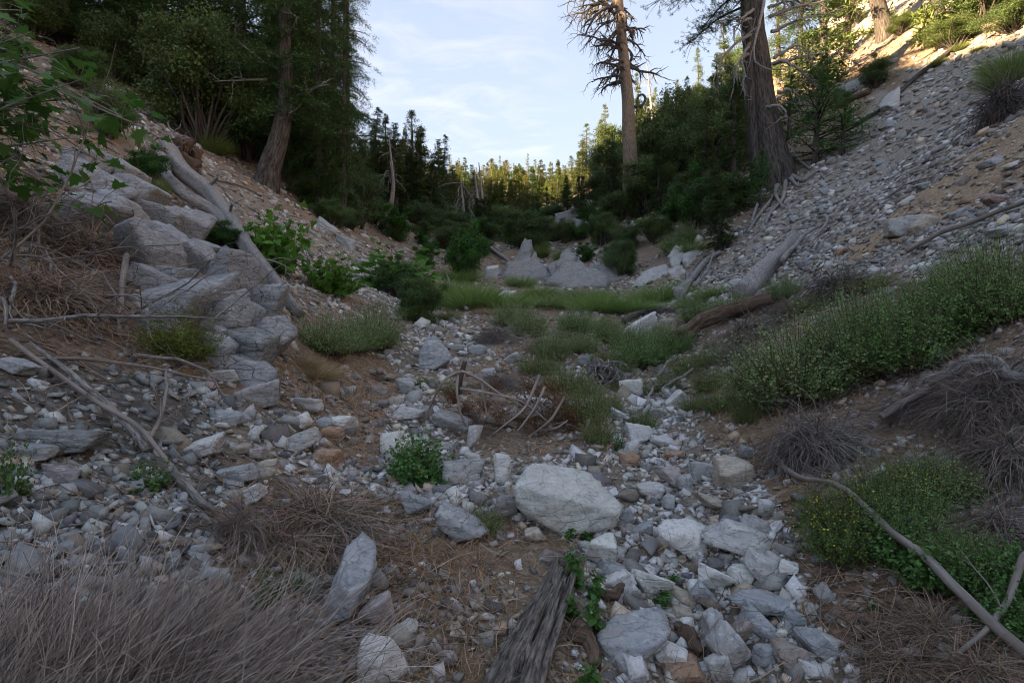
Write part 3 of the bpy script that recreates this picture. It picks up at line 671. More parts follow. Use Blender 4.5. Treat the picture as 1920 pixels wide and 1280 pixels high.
# ------------------------------------------------------------------ rock outcrops (jointed blocks)
def outcrop(label, blocks, colr, group='rock outcrops', dep=1.2):
    b0 = at(blocks[0][0], blocks[0][1]); t = thing('rock_outcrop', label, 'outcrop', b0, group=group)
    for i, q in enumerate(blocks):
        cx, cy, w, h, a = q[:5]
        o = rock(cx, cy, w, h, a + (14 if 'left slope under the fallen' in label else 0), q[5] if len(q) > 5 else colr, None, 4, depth=min(w, h) * dep + .3 * w, name='block', parent=t, mat_='cliff', seed=int(cx * 3 + cy), nplane=3, rough=.07 if w * b0.y > 800 else .03, cut=.12)
outcrop('big jointed blue-grey rock outcrop bulging from the left slope under the fallen log',
  [(330, 560, 120, 90, -10), (208, 312, 96, 36, 12), (180, 352, 110, 60, 15), (250, 360, 90, 50, 10), (215, 400, 100, 60, 8), (285, 408, 90, 48, 0), (345, 425, 70, 74, 8), (240, 470, 110, 92, -10), (312, 468, 96, 72, 12), (375, 500, 120, 56, 24),
   (285, 528, 80, 40, 8), (395, 545, 90, 60, -20), (432, 530, 84, 110, 8), (340, 590, 110, 80, -18), (405, 590, 86, 76, -30), (455, 650, 96, 90, -20, 'dark'), (498, 575, 50, 96, 10), (505, 635, 56, 76, 20), (400, 660, 60, 60, 0), (470, 700, 90, 46, 10), (160, 300, 60, 50, 10), (150, 400, 70, 90, 20), (300, 610, 60, 40, 0), (260, 440, 50, 40, 5), (320, 520, 60, 40, -10), (380, 470, 50, 40, 20), (445, 590, 50, 40, -20), (465, 600, 40, 60, 0), (425, 640, 50, 40, 10), (230, 425, 60, 30, 0), (365, 555, 50, 40, -15)], 'slate')
def crag(label, x, y, hulls, colr):
    b0 = at(x, y); t = thing('rock_outcrop', label, 'outcrop', b0, group='rock outcrops')
    for i, h in enumerate(hulls):
        yb = at(h[0][0], h[0][1]).y; yb = min(yb, b0.y * 1.15); hp = [(px, py, d * 1.2) for px, py, d in h]; mx_ = sum(q[0] for q in h) / len(h); bot = max(q[1] for q in h)
        hp += [(px * .85 + mx_ * .15, py * .7 + bot * .3, 2.2) for px, py, d in h[1::2]] + [(mx_, bot + 6, -.35), (h[0][0], h[0][1] + 8, 1.2)]
        hull_boulder(hp, yb, colr, '', x + i * 7, 4, .15, t, 'cliff', 'block')
crag('pale pointed crag left of centre at the upper end of the flat', 985, 512, [[(932, 520, 0), (945, 498, .4), (975, 482, 1.), (1010, 484, 1.), (1034, 505, .5), (1036, 524, 0), (985, 528, -.3)], [(905, 522, 0), (912, 505, .4), (935, 500, .8), (948, 522, .1)], [(950, 508, 0), (958, 492, .3), (972, 470, .5), (985, 446, .8), (996, 447, .8), (1000, 470, .3), (996, 500, -.1), (975, 510, -.2)], [(1008, 512, 0), (996, 480, .5), (1004, 462, .8), (1012, 490, .3), (990, 508, -.2)], [(944, 512, 0), (950, 498, .3), (966, 500, .1), (960, 514, -.2)]], 'stone')
crag('grey cracked rock outcrop in the middle above the green flat', 1070, 535, [[(1020, 538, 0), (1030, 508, .5), (1070, 490, 1.1), (1110, 500, 1.), (1150, 520, .5), (1150, 540, 0), (1080, 545, -.3)], [(1128, 530, 0), (1122, 500, .6), (1150, 478, 1.4), (1180, 490, 1.2), (1175, 525, .1)], [(1040, 532, 0), (1038, 505, .3), (1050, 478, .7), (1068, 462, 1.), (1080, 480, .6), (1076, 515, -.1), (1058, 534, -.3)], [(1096, 528, 0), (1070, 500, .3), (1085, 482, .8), (1100, 500, .5), (1084, 532, -.2)], [(1030, 520, 0), (1028, 500, .4), (1044, 490, .6), (1048, 520, -.1)], [(1120, 525, 0), (1104, 495, .6), (1125, 490, .8), (1135, 515, .2), (1110, 526, -.2)]], 'stone')
crag('pale rounded outcrop at the foot of the right scree', 1230, 540, [[(1180, 545, 0), (1192, 520, .5), (1230, 500, 1.2), (1290, 490, 1.3), (1310, 515, .5), (1270, 548, -.1)], [(1196, 535, 0), (1200, 512, .3), (1222, 500, .6), (1250, 504, .6), (1262, 525, .2), (1240, 545, -.3), (1215, 545, -.3)], [(1262, 508, 0), (1254, 480, .4), (1266, 458, .9), (1282, 462, .8), (1280, 492, .1)], [(1284, 505, 0), (1278, 478, .4), (1300, 466, .8), (1322, 478, .6), (1316, 500, .1), (1300, 508, -.2)], [(1255, 530, 0), (1250, 505, .4), (1280, 500, .6), (1290, 520, .2)]], 'pale')
outcrop('pale broken rocks on the right bank beyond the dead snag', [(1068, 415, 50, 34, -10), (1050, 430, 46, 30, 0), (1090, 428, 50, 30, 10), (1100, 400, 30, 20, 0)], 'stone')
outcrop('small grey rocks poking from the left slope under the firs', [(610, 425, 50, 20, 30), (650, 455, 50, 22, 32), (690, 500, 40, 22, 30)], 'grey')

# ------------------------------------------------------------------ woody structures
def blines(r, p, d, L, rad, depth, out, droop=.15, wig=.25, nsub=(5, 4), S_=8, taper=.25, sa=(.2, 1.), spread=.9, ratio=(.3, .55), up=0.):
    pts = [np.array(p, float)]; d = np.array(d, float); d /= np.linalg.norm(d); dirs = [d]
    for i in range(S_ - 1):
        d = d + r.normal(size=3) * wig + np.array([0, 0, -droop + up]); d /= np.linalg.norm(d); pts.append(pts[-1] + d * L / (S_ - 1)); dirs.append(d)
    rr = np.linspace(rad, rad * taper, S_); out.append((np.array(pts), rr))
    if depth > 0:
        k = nsub[min(len(nsub) - 1, len(nsub) - depth)] if depth <= len(nsub) else nsub[0]
        for j in range(k):
            u = sa[0] + (sa[1] - sa[0]) * (j + r.rand()) / k; i = min(int(u * (S_ - 1)), S_ - 2)
            dd = dirs[i] + nrm(r.normal(size=3)) * spread
            blines(r, pts[i] + (pts[i + 1] - pts[i]) * (u * (S_ - 1) - i), dd, L * r.uniform(*ratio), rr[i] * .6, depth - 1, out, droop, wig * 1.15, nsub, S_, taper, (.15, 1.), spread, ratio, up)
def lines_mesh(name, lines, m, k=5, c=(1, 1, 1), mb=None, cap=False):
    mb2 = mb or MB(); tubes(mb2, np.array([l[0] for l in lines]), np.array([l[1] for l in lines]), k, c, cap)
    return mb2.mesh(name, m, True) if mb is None else None
def smooth_path(pts, n):
    pts = np.array([list(p) for p in pts], float); d = np.concatenate([[0], np.cumsum(np.linalg.norm(np.diff(pts, axis=0), axis=1))])
    u = np.linspace(0, d[-1], n); q = np.stack([np.interp(u, d, pts[:, i]) for i in range(3)], 1)
    for _ in range(2): q[1:-1] = (q[:-2] + 2 * q[1:-1] + q[2:]) / 4
    return q
def log_mesh(path, r0, r1, k=14, n=34, seed=0, m='grey', rough=.14, cap=True, flare=0., name='log'):
    r = np.random.RandomState(seed); P = smooth_path(path, n); u = np.linspace(0, 1, n); w_ = r.normal(size=(max(4, n // 5), 3)); P = P + np.stack([np.interp(u, np.linspace(0, 1, len(w_)), w_[:, i]) for i in range(3)], 1) * r0 * (.35 if r0 < .1 else .06)
    th = np.arange(k) * 2 * math.pi / k
    prof = 1 + rough * (vn(np.cos(th)[None] * 1.6 + u[:, None] * 1.5 + seed, np.sin(th)[None] * 1.6 + u[:, None] * .7, 3) + .6 * vn(np.cos(th)[None] * 4 + seed, np.sin(th)[None] * 4 + u[:, None] * 3, 7))
    R = (r0 + (r1 - r0) * u)[:, None] * prof * (1 + flare * np.exp(-u * 9))[:, None]
    if cap:
        P = np.concatenate([P[:1], P, P[-1:]]); R = np.concatenate([R[:1] * .05, R, R[-1:] * .05])
    mb = MB(); tubes(mb, P[None], R[None], k); return mb.mesh(name, M[m], False if k < 10 else True)
def ground_log(pxs, r0, r1, label, m='grey', name='log', cat='log', lift=.6, k=14, seed=0, group=None, branches=0, rough=.14, parent=None, blen=.5, bdepth=1, n=34):
    pts = []
    for q in pxs:
        p = at(q[0], q[1]); rr = (q[2] if len(q) > 2 else None)
        p.z += (r0 + r1) / 2 * lift + (rr or 0); pts.append(p)
    o0 = pts[0].copy(); loc = [p - o0 for p in pts]
    t = thing(name, label, cat, o0, group=group)
    obj('trunk' if cat in ('log', 'trunk') else 'stem', log_mesh(loc, r0, r1, k, n, seed, m, rough), t)
    r = np.random.RandomState(seed + 5)
    P = smooth_path(loc, 30)
    for b in range(branches):
        i = r.randint(6, 28); out = []
        d = nrm(r.normal(size=3)) * .9 + nrm(P[-1] - P[0]) * .6; d[2] = abs(d[2]) * .8 + .1
        blines(r, P[i], d, blen * r.uniform(.5, 1.1), (r0 + (r1 - r0) * i / 30) * .3, bdepth, out, .12, .22, (3, 3), 7)
        obj('branch', lines_mesh('branch', out, M[m]), t)
    return t
# left fallen log: rotten root plate, two bleached strands
def left_log():
    t = ground_log([(312, 300, .25), (345, 350, .25), (395, 392, .28), (428, 440, .28), (462, 500, .3), (492, 535, .22), (530, 575, .12), (565, 604, .04)], .24, .06, 'long bleached twisted log lying down the left slope past the outcrop', seed=3, branches=3, n=60, rough=.3, k=18, blen=1.2)
    o = t.location; r = np.random.RandomState(8)
    s2 = [at(x, y) + Vector((0, 0, .3)) - o for x, y in ((298, 320), (312, 360), (350, 395), (400, 420), (440, 465), (470, 510))]
    obj('trunk', log_mesh(s2, .17, .06, 14, 40, 5, 'grey', .32), t)
    for (x, y, w, h, a) in ((335, 285, 70, 50, 0), (350, 315, 50, 50, 20), (305, 300, 40, 40, 0), (362, 300, 30, 60, 20)):
        p = at(x, y + 12); s = p.y / F; v, f = rock_verts(x, 4, (w / 2 * s, w / 3 * s, h / 2 * s), 10, .22)
        mb = MB(); mb.add(v, f, (1, 1, 1), v * np.array([[2., 2., .5]])); obj('root_plate', mb.mesh('root_plate', M['rot']), t, P3(x, y, p.y) - o)
    for i in range(16):
        out = []; p = at(r.uniform(300, 370), r.uniform(280, 335)) + Vector((0, 0, .35)) - o
        blines(r, p, (r.uniform(-1, .6), r.uniform(-1, .3), r.uniform(-.6, .5)), r.uniform(.6, 1.4), .05, 1, out, .12, .3, (3,), 7)
        obj('root', lines_mesh('root', out, M['grey']), t)
left_log()
def splitlog():
    pts = [at(x, y) for x, y in ((1062, 1052), (1035, 1120), (1000, 1200), (960, 1290), (915, 1400))]
    o0 = pts[0].copy(); t = thing('split_log', 'weathered grey split log half buried at the bottom centre under a brick-shaped stone', 'log', o0)
    pts2 = [p - o0 + Vector((0, 0, .01)) for p in pts]
    obj('trunk', log_mesh(pts2, .042, .068, 26, 70, 21, 'split', .34), t)
    for i, (dx, rr) in enumerate(((-.035, .026), (.035, .028), (.055, .02), (-.005, .028))):
        q = [p + Vector((dx * (1 + .3 * j), 0, .035 + .02 * (i % 2))) for j, p in enumerate(pts2)]; obj('splinter', log_mesh(q[(i % 2):], rr * .7, rr * 1.2, 12, 44, 40 + i, 'split', .4), t)
splitlog()
ground_log([(20, 655, .05), (100, 712, .05), (180, 775, .06), (262, 835, .1), (330, 905, .05), (405, 962, 0)], .015, .011, 'dark thin pole lying beside the bleached pole on the left talus', 'twig', 'fallen_pole', 'pole', seed=31, k=9, branches=2)
ground_log([(58, 660, .05), (120, 715, .07), (190, 775, .07), (255, 830, .05), (280, 855, .02)], .010, .025, 'bleached tapering pole lying diagonally across the left talus', 'grey', 'fallen_pole', 'pole', seed=33, k=12, rough=.2)
ground_log([(322, 905, .06), (352, 935, .04), (385, 960, .02), (412, 963, 0)], .02, .016, 'smooth grey branch piece bending into the dead stems', 'grey', 'fallen_branch', 'branch', seed=35, k=10)
ground_log([(-120, 1080, .03), (0, 1122, .03), (70, 1145, .03), (125, 1165, .0)], 0.06, .05, 'stub of thick grey trunk at the left edge behind dead stems', 'grey', seed=36, k=18, rough=.25)
ground_log([(1445, 868, .03), (1500, 915, .06), (1560, 955, .15), (1620, 1012, .17), (1700, 1088, .17), (1790, 1162, .14), (1860, 1220, .09), (1960, 1290, .06)], .017, .023, 'long straight grey pole lying through the yellow-flowered shrub', 'twig', 'fallen_pole', 'pole', seed=41, k=12, n=60, rough=.12)
ground_log([(1780, 1250, .02), (1850, 1220, .08), (1890, 1185, .12), (1915, 1135, .2), (1935, 1100, .15)], .009, .014, 'curved grey branch crossing the long pole at the lower right', 'twig', 'fallen_branch', 'branch', seed=42, k=9, branches=2)
ground_log([(1650, 812, .1), (1700, 792, .12), (1760, 768, .15)], .026, .03, 'short grey pole stuck through the dead brush on the right', 'twig', 'fallen_pole', 'pole', seed=43, k=10)
ground_log([(1740, 790, .25), (1800, 770, .3), (1860, 775, .3), (1930, 820, .3)], .04, .03, 'gnarled grey root arching over the brush at the right edge', 'grey', 'fallen_branch', 'branch', seed=45, k=12, branches=4, rough=.3)
ground_log([(1395, 575, .1), (1430, 535, .15), (1470, 490, .15), (1490, 460, .1)], .20, .13, 'thick bleached log running up the foot of the right scree', 'grey', seed=51, k=18, rough=.2)
ground_log([(1465, 510, .2), (1505, 465, .25), (1540, 440, .2), (1560, 425, .1)], .05, .03, 'thin forked grey branch beside the thick bleached log', 'grey', 'fallen_branch', 'branch', seed=52, k=10, branches=5, blen=.9)
ground_log([(1505, 425, .15), (1545, 420, .2), (1555, 432, .2), (1520, 470, .1)], .04, .03, 'hooked grey root above the thick bleached log', 'grey', 'fallen_branch', 'branch', seed=53, k=9, branches=2)
ground_log([(1275, 565, .1), (1300, 530, .2), (1325, 495, .15), (1350, 480, .1)], .17, .09, 'rough split log at the foot of the right slope', 'grey', seed=54, k=16, rough=.35, branches=5, blen=.9)
ground_log([(1250, 590, .03), (1275, 540, .1), (1320, 480, .1)], .04, .03, 'slim grey pole left of the rough split log', 'grey', 'fallen_pole', 'pole', seed=55, k=9, branches=2)
ground_log([(1265, 660, .15), (1310, 630, .15), (1370, 605, .15), (1450, 580, .12)], .13, .10, 'rotten brown log with a broken end on the right bank of the wash', 'rot', seed=56, k=18, rough=.35, n=50)
ground_log([(1460, 555, .1), (1420, 575, .1), (1385, 590, .08)], .06, .05, 'pale splintered wood piece behind the rotten log', 'grey', seed=57, k=12, rough=.4)
ground_log([(1170, 610, .08), (1210, 590, .12), (1240, 588, .1)], .07, .04, 'blackened charred log right of the green flat', 'deadbranch', seed=58, k=12, rough=.35)
ground_log([(1202, 585, .1), (1200, 568, .25), (1208, 552, .45)], .03, .022, 'short bent stick standing up on the charred log', 'twig', 'fallen_branch', 'branch', seed=59, k=8)
ground_log([(1265, 760, .02), (1240, 745, .08), (1262, 732, .12), (1300, 715, .15)], .03, .015, 'whitish root curling over the right side of the wash', 'grey', 'root', 'root', seed=60, k=10, branches=3, blen=.4)
ground_log([(1232, 712, .02), (1250, 695, .08), (1265, 680, .1)], .025, .02, 'pale straight stick under the rotten log end', 'grey', 'fallen_branch', 'branch', seed=61, k=8)
ground_log([(1210, 770, .04), (1225, 740, .1), (1245, 735, .1)], .025, .012, 'dark twisted root in the narrow wash', 'twig', 'root', 'root', seed=62, k=8, branches=3, blen=.4)
ground_log([(1140, 1130, .02), (1165, 1112, .02)], .03, .02, 'rotten brown stick between stones in the lower wash', 'rot', 'fallen_branch', 'branch', seed=63, k=10, rough=.3)
ground_log([(1265, 1175, .01), (1290, 1205, .02), (1318, 1228, .01)], .025, .03, 'dark rough wood chunk between the lower rocks', 'rot', 'fallen_branch', 'branch', seed=64, k=10, rough=.4)
ground_log([(1112, 1140, .02), (1125, 1200, .04), (1165, 1270, .02)], .009, .007, 'thin grey stick leaning by the large angular grey rock', 'twig', 'fallen_branch', 'branch', seed=65, k=6)
ground_log([(1085, 1190, .01), (1100, 1220, .02), (1115, 1255, .0)], .04, .03, 'orange brown flaky bark piece right of the split log', 'rot', 'bark_piece', 'bark', seed=66, k=10, rough=.3)
ground_log([(235, 530, .25), (228, 560, .15), (232, 600, .05), (230, 630, 0)], .028, .02, 'bent grey stump stick standing beside the outcrop', 'twig', 'fallen_branch', 'branch', seed=67, k=10)
ground_log([(110, 545, .05), (130, 565, .06), (150, 590, .03)], .04, .03, 'short pale wood piece on the brushy left slope', 'grey', 'fallen_branch', 'branch', seed=68, k=9)
ground_log([(250, 690, .08), (330, 705, .12), (390, 725, .12), (420, 750, .03)], .014, .008, 'long curved pale twig under the yellow-green shrub', 'grey', 'fallen_branch', 'branch', seed=69, k=7)
ground_log([(60, 690, .05), (200, 705, .1), (300, 715, .08), (400, 740, .1)], .014, .009, 'long dark twig lying across the top of the talus', 'twig', 'fallen_branch', 'branch', seed=70, k=7, branches=2)
ground_log([(270, 850, .02), (300, 820, .1), (315, 770, .15), (310, 720, .1)], .012, .007, 'forked grey twig standing in the talus', 'twig', 'fallen_branch', 'branch', seed=71, k=7, branches=4)
ground_log([(1530, 470, .05), (1600, 420, .05), (1700, 350, .05), (1790, 330, .03)], .03, .02, 'thin tan pole lying on the right scree', 'grey', 'fallen_pole', 'pole', seed=72, k=8)
ground_log([(1700, 490, .1), (1760, 455, .12), (1850, 425, .12), (1930, 395, .1)], .035, .028, 'thin grey fallen pole on the scree above the leafy bank', 'twig', seed=73, k=12)
ground_log([(1630, 178, .1), (1590, 195, .12), (1560, 212, .1)], .16, .09, 'dark brown rotten log high on the right rim', 'rot', seed=74, k=12, rough=.3)
ground_log([(1790, 95, .1), (1720, 150, .15), (1650, 215, .12), (1600, 240, .05)], .12, .08, 'long dark fallen trunk below the upper right bushes', 'bark', seed=75, k=12)
ground_log([(420, 230, .2), (455, 260, .2), (490, 305, .15)], .16, .10, 'fallen grey trunk behind the left talus edge', 'grey', seed=76, k=12)
ground_log([(400, 340, .05), (440, 350, .08), (480, 365, .06)], .04, .03, 'slim grey stick on the slope below the leaning cedar', 'twig', 'fallen_branch', 'branch', seed=78, k=8)
ground_log([(640, 430, .1), (660, 400, .2), (700, 410, .2)], .08, .05, 'dark broken log on the slope below the left firs', 'deadbranch', seed=79, k=10, branches=2)
ground_log([(1010, 520, .1), (1040, 500, .2), (1085, 480, .1)], .10, .05, 'grey pole slanting below the middle outcrop', 'grey', 'fallen_pole', 'pole', seed=80, k=9)
ground_log([(920, 470, .1), (945, 490, .2), (960, 500, .1)], .12, .07, 'grey log behind the pointed crag', 'grey', seed=81, k=9)
ground_log([(1300, 545, .1), (1325, 520, .2), (1340, 490, .4), (1330, 470, .3)], .07, .03, 'forked bleached branch resting on the rough split log', 'grey', 'fallen_branch', 'branch', seed=82, k=9, branches=6, blen=1.)
ground_log([(875, 590, .1), (850, 560, .1), (835, 520, .3)], .04, .02, 'dry grey stick sticking out of the green brush', 'twig', 'fallen_branch', 'branch', seed=83, k=7, branches=4, blen=.8)
# stump roots tangle
def stump():
    p = at(1140, 725); t = thing('stump', 'tangled grey uprooted stump beside the wash behind the green plants', 'stump', p); r = np.random.RandomState(5); s = p.y / F
    for i, (dx, dz, w, h) in enumerate(((0, 22, 60, 46), (-18, 34, 40, 36), (16, 14, 44, 40))):
        v, f = rock_verts(300 + i, 4, (w / 2 * s, w / 2.4 * s, h / 2 * s), 8, .3); mb = MB(); mb.add(v, f, (1, 1, 1), v * np.array([[.6, 2., 2.]])); obj('stump_wood', mb.mesh('stump_wood', M['grey']), t, (dx * s, .1, dz * s))
    for i in range(18):
        out = []; blines(r, (r.uniform(-30, 25) * s, -.05, r.uniform(10, 50) * s), (r.uniform(-1, 1), -1, r.uniform(-.9, .5)), r.uniform(25, 55) * s, .02, 1, out, .2, .45, (3,), 7); obj('root', lines_mesh('root', out, M['grey']), t)
stump()
def stump2():
    p = at(1062, 612); s = p.y / F; t = thing('stump', 'small jagged grey stump on the green flat', 'stump', p)
    obj('stump_wood', log_mesh([(0, 0, -.1), (0, 0, .12), (.03, 0, 22 * s)], 15 * s, 5 * s, 14, 20, 4, 'grey', .4), t)
    p2 = at(1075, 650); s = p2.y / F; t = thing('stump', 'dark broken rotten stump in front of the jagged stump', 'stump', p2)
    for i in range(3):
        v, f = rock_verts(320 + i, 3, (14 * s, 12 * s, 16 * s), 8, .35); mb = MB(); mb.add(v, f); obj('stump_wood', mb.mesh('stump_wood', M['rot']), t, ((i - 1) * 14 * s, 0, 12 * s))
stump2()

# ------------------------------------------------------------------ the tall dead snag
def snag():
    Y = 38.; b = P3(1181, 345, Y); g = at_depth(1181, Y); r = np.random.RandomState(12); s = Y / F
    path = [(g.x, Y, g.z - .5), tuple(P3(1181, 300, Y)), tuple(P3(1178, 200, Y)), tuple(P3(1169, 100, Y)), tuple(P3(1160, 0, Y)), tuple(P3(1155, -120, Y)), tuple(P3(1150, -230, Y))]
    o0 = Vector(path[0]); t = thing('dead_tree', 'tall bare standing dead tree with a brown stripped trunk against the sky', 'tree', o0)
    loc = [Vector(p) - o0 for p in path]
    obj('trunk', log_mesh(loc, 15.5 * s, 4 * s, 16, 60, 2, 'snag', .10, flare=.35), t)
    P = smooth_path(loc, 200)
    ztop = P[-1][2]
    for i in range(62):
        py = -190 + 372 * ((i + r.rand()) / 66); z = CAMZ + (640 - py) * s - o0.z; k = int(np.argmin(abs(P[:, 2] - z))); left = r.rand() < .6
        if py > 150: left = r.rand() < .55
        az = (math.pi + r.normal() * .75) if left else (r.normal() * .8)
        ln = (r.uniform(60, 115) if left else r.uniform(35, 70)) * s * (1. if py > -80 else .75)
        if py > 130: ln *= .8 if left else .6
        out = []; blines(r, P[k], (math.cos(az), math.sin(az), r.uniform(-.25, .35)), ln, r.uniform(2.8, 4.6) * s, 2, out, .12, .24, (8, 3), 8, .3, spread=.75, ratio=(.3, .5))
        obj('branch', lines_mesh('branch', out, M['deadbranch'], 4), t)
    # hooked stub
    q = [P3(x, y, Y) - o0 for x, y in ((1188, 200), (1205, 198), (1211, 185), (1205, 176), (1196, 180), (1194, 215))]
    obj('branch', log_mesh(q, .11, .05, 7, 30, 1, 'deadbranch', .1), t)
snag()
# ------------------------------------------------------------------ crowns
def conifer(seed, H=14, base=.12, R=2.6, nb=110, nt=12, nl=6, leaf=.16, wid=.5, droop=.25, prof=None, col_=(.055, .078, .038), tuft=0., dead=0, elev=.15, trk=.02, gaps=.15, top=1.):
    r = np.random.RandomState(seed)
    u = np.sort(r.rand(nb) ** .9) ; z = (base + (1 - base) * u) * H
    pf = prof(u) if prof else (1 - u) ** .75 * (.55 + .45 * np.minimum(1, u * 6)) + .03
    ln = R * pf * r.uniform(.6, 1.1, nb) * np.where(r.rand(nb) < gaps, .45, 1)
    az = r.rand(nb) * 6.283 ; el = elev + .5 * (u - .3) + r.normal(size=nb) * .12
    d = np.stack([np.cos(az) * np.cos(el), np.sin(az) * np.cos(el), np.sin(el)], -1)
    S_ = 6; s = np.linspace(0, 1, S_)
    bx, by = r.normal(size=2) * .02 * H
    tx = lambda zz: np.stack([bx * (zz / H) ** 2, by * (zz / H) ** 2], -1)
    st = np.concatenate([tx(z), z[:, None]], 1)
    P = st[:, None] + d[:, None] * (s[None] * ln[:, None])[..., None]; P[..., 2] -= (droop * ln)[:, None] * s[None] ** 2
    mt = MB()
    zz = np.linspace(-.3, H * .985, 16); trp = np.concatenate([tx(zz.clip(0)), zz[:, None]], 1)
    rad = H * trk * (1 - zz.clip(0) / H) ** .8 * (1 + .5 * np.exp(-zz.clip(0) / (H * .04))) + .01
    tubes(mt, trp[None], rad[None], 10)
    mb = MB(); 
    tubes(mt, P[:, :5], (ln[:, None] * .012 + .008) * (1 - s[None, :5] * .8), 3, (.75, .7, .65))
    # twigs
    a = r.uniform(.12, 1, (nb, nt)); i = np.minimum((a * (S_ - 1)).astype(int), S_ - 2); fr = a * (S_ - 1) - i
    B = np.arange(nb)[:, None]; p0 = P[B, i] * (1 - fr[..., None]) + P[B, i + 1] * fr[..., None]
    side = nrm(np.cross(d, [0, 0, 1.]))[:, None] * np.where(r.rand(nb, nt) < .5, 1, -1)[..., None]
    td = d[:, None] * r.uniform(.3, .9, (nb, nt, 1)) + side + r.normal(size=(nb, nt, 3)) * .22; td[..., 2] -= droop * .4; td = nrm(td)
    tl = ln[:, None] * r.uniform(.22, .42, (nb, nt)) * (1.15 - a * .7) + leaf
    b = (np.arange(nl)[None, None] + r.rand(nb, nt, nl)) / nl
    C = p0[:, :, None] + td[:, :, None] * (b * tl[..., None])[..., None]; C[..., 2] -= (b * b * tl[..., None]) * droop * .8
    C = C + r.normal(size=C.shape) * leaf * .25
    n = nb * nt * nl; C = C.reshape(n, 3); D = np.repeat(td.reshape(-1, 3), nl, 0) + r.normal(size=(n, 3)) * (.45 + tuft); 
    if tuft: D[:, 2] += .3
    Nn = rdir(r, n, 1.1)
    lit = np.repeat(r.uniform(.7, 1.3, nb * nt), nl)[:, None]  # random tone of each twig's own needles
    cc = cvar(r, col_, n, .25, .1) * lit
    tp = np.repeat(1.15 - .65 * u, nt * nl); scatter(mb, LEAF, C, D, Nn, leaf * r.uniform(.7, 1.4, n) * tp, leaf * wid * r.uniform(.7, 1.2, n) * tp, cc)
    return {'trunk': mt.mesh('trunk', M['bark'], True), 'crown': mb.mesh('crown', M['needle'])}
def clump_crown(seed, n=9000, leaf=.05, nclump=26, col_=(.035, .055, .024), flat=.75, shell=.45, hgt=1.):
    """broadleaf crown about one unit wide and hgt units tall"""
    r = np.random.RandomState(seed); c = rdir(r, nclump) * (r.rand(nclump, 1) ** .5) * np.array([[.38, .38, .40 * hgt]]) * r.uniform(.75, 1.2, (nclump, 1)); c[:, 2] += .5 * hgt
    c[:, 2] = np.clip(c[:, 2], .14, 9); rad = r.uniform(.045, .16, nclump) * (1.15 - .5 * np.linalg.norm(c - [0, 0, .5 * hgt], axis=1) / .4 * r.rand(nclump))
    k = r.randint(0, nclump, n); dd = rdir(r, n, .25); q = c[k] + dd * rad[k][:, None] * (1 - shell * r.rand(n, 1)) * np.array([[1, 1, flat]])
    q += .03 * r.normal(size=(n, 3))
    mb = MB(); cc = cvar(r, col_, n, .3, .12) * (r.uniform(.7, 1.35, nclump)[k])[:, None]
    scatter(mb, LEAF, q, rdir(r, n), nrm(dd + rdir(r, n, .5) * .8), leaf * r.uniform(.7, 1.4, n), leaf * .62, cc)
    mt = MB(); out = []
    for i in range(nclump):
        a = np.array([r.normal() * .03, r.normal() * .03, 0]); m = (a + c[i]) / 2 + r.normal(size=3) * .04; out.append((smooth_path([a, a * .5 + m * .5 + r.normal(size=3) * .02, m, c[i]], 7), np.linspace(.014, .003, 7)))
    tubes(mt, np.array([l[0] for l in out]), np.array([l[1] for l in out]), 4)
    return {'stems': mt.mesh('stems', M['bark'], True), 'foliage': mb.mesh('foliage', M['leaf'])}
PR = {}
fir = lambda u: (1 - u) ** .85 * (.6 + .4 * np.minimum(1, u * 5)) + .02
rnd_ = lambda u: np.sin(np.clip(u * .93 + .1, 0, 1) * math.pi) ** .6 * (1 - .35 * u) + .03
PR['fir_a'] = conifer(1, 14, .03, 2.3, 130, 13, 6, .22, .5, .30, fir)
PR['fir_b'] = conifer(2, 14, .04, 1.9, 120, 12, 6, .24, .5, .38, fir, (.06, .082, .036))
PR['fir_c'] = conifer(3, 14, .07, 2.1, 100, 12, 6, .24, .5, .2, lambda u: (1 - u) ** .6 * (.5 + .5 * np.minimum(1, u * 4)), (.07, .09, .04), gaps=.35)
PR['pine_a'] = conifer(4, 14, .13, 2.4, 60, 14, 8, .26, .30, .12, rnd_, (.085, .105, .045), tuft=.6, gaps=.35)
PR['pine_b'] = conifer(5, 14, .1, 2.0, 64, 14, 8, .25, .30, .1, rnd_, (.09, .11, .045), tuft=.6, gaps=.3)
PR['cedar'] = conifer(6, 16, .03, 3.2, 250, 26, 10, .115, .34, .28, lambda u: (1 - u) ** .5 * (.65 + .35 * np.minimum(1, u * 4)) + .02, (.046, .078, .034), elev=.05, trk=.013, gaps=.2)
PR['cedar_b'] = conifer(16, 16, .05, 3.0, 220, 26, 10, .115, .34, .32, lambda u: (1 - u) ** .55 * (.65 + .35 * np.minimum(1, u * 4)) + .02, (.052, .08, .038), elev=-.02, trk=.013, gaps=.3)
PR['young'] = conifer(7, 2.2, .03, .72, 75, 12, 7, .055, .35, .02, lambda u: (1 - u) ** .75 + .05, (.055, .11, .04), tuft=.35, elev=.35, gaps=.1)
PR['young_b'] = conifer(8, 2.2, .03, .95, 80, 12, 7, .055, .35, .0, lambda u: (1 - u) ** .6 + .05, (.055, .11, .04), tuft=.35, elev=.4, gaps=.2)
PR['oak_a'] = clump_crown(1, 30000, .021, 60, (.075, .1, .05)); PR['oak_b'] = clump_crown(2, 30000, .021, 70, (.085, .105, .048)); PR['oak_c'] = clump_crown(3, 26000, .022, 50, (.07, .1, .056), hgt=1.25)
PR['bush'] = clump_crown(4, 16000, .028, 40, (.040, .088, .026))
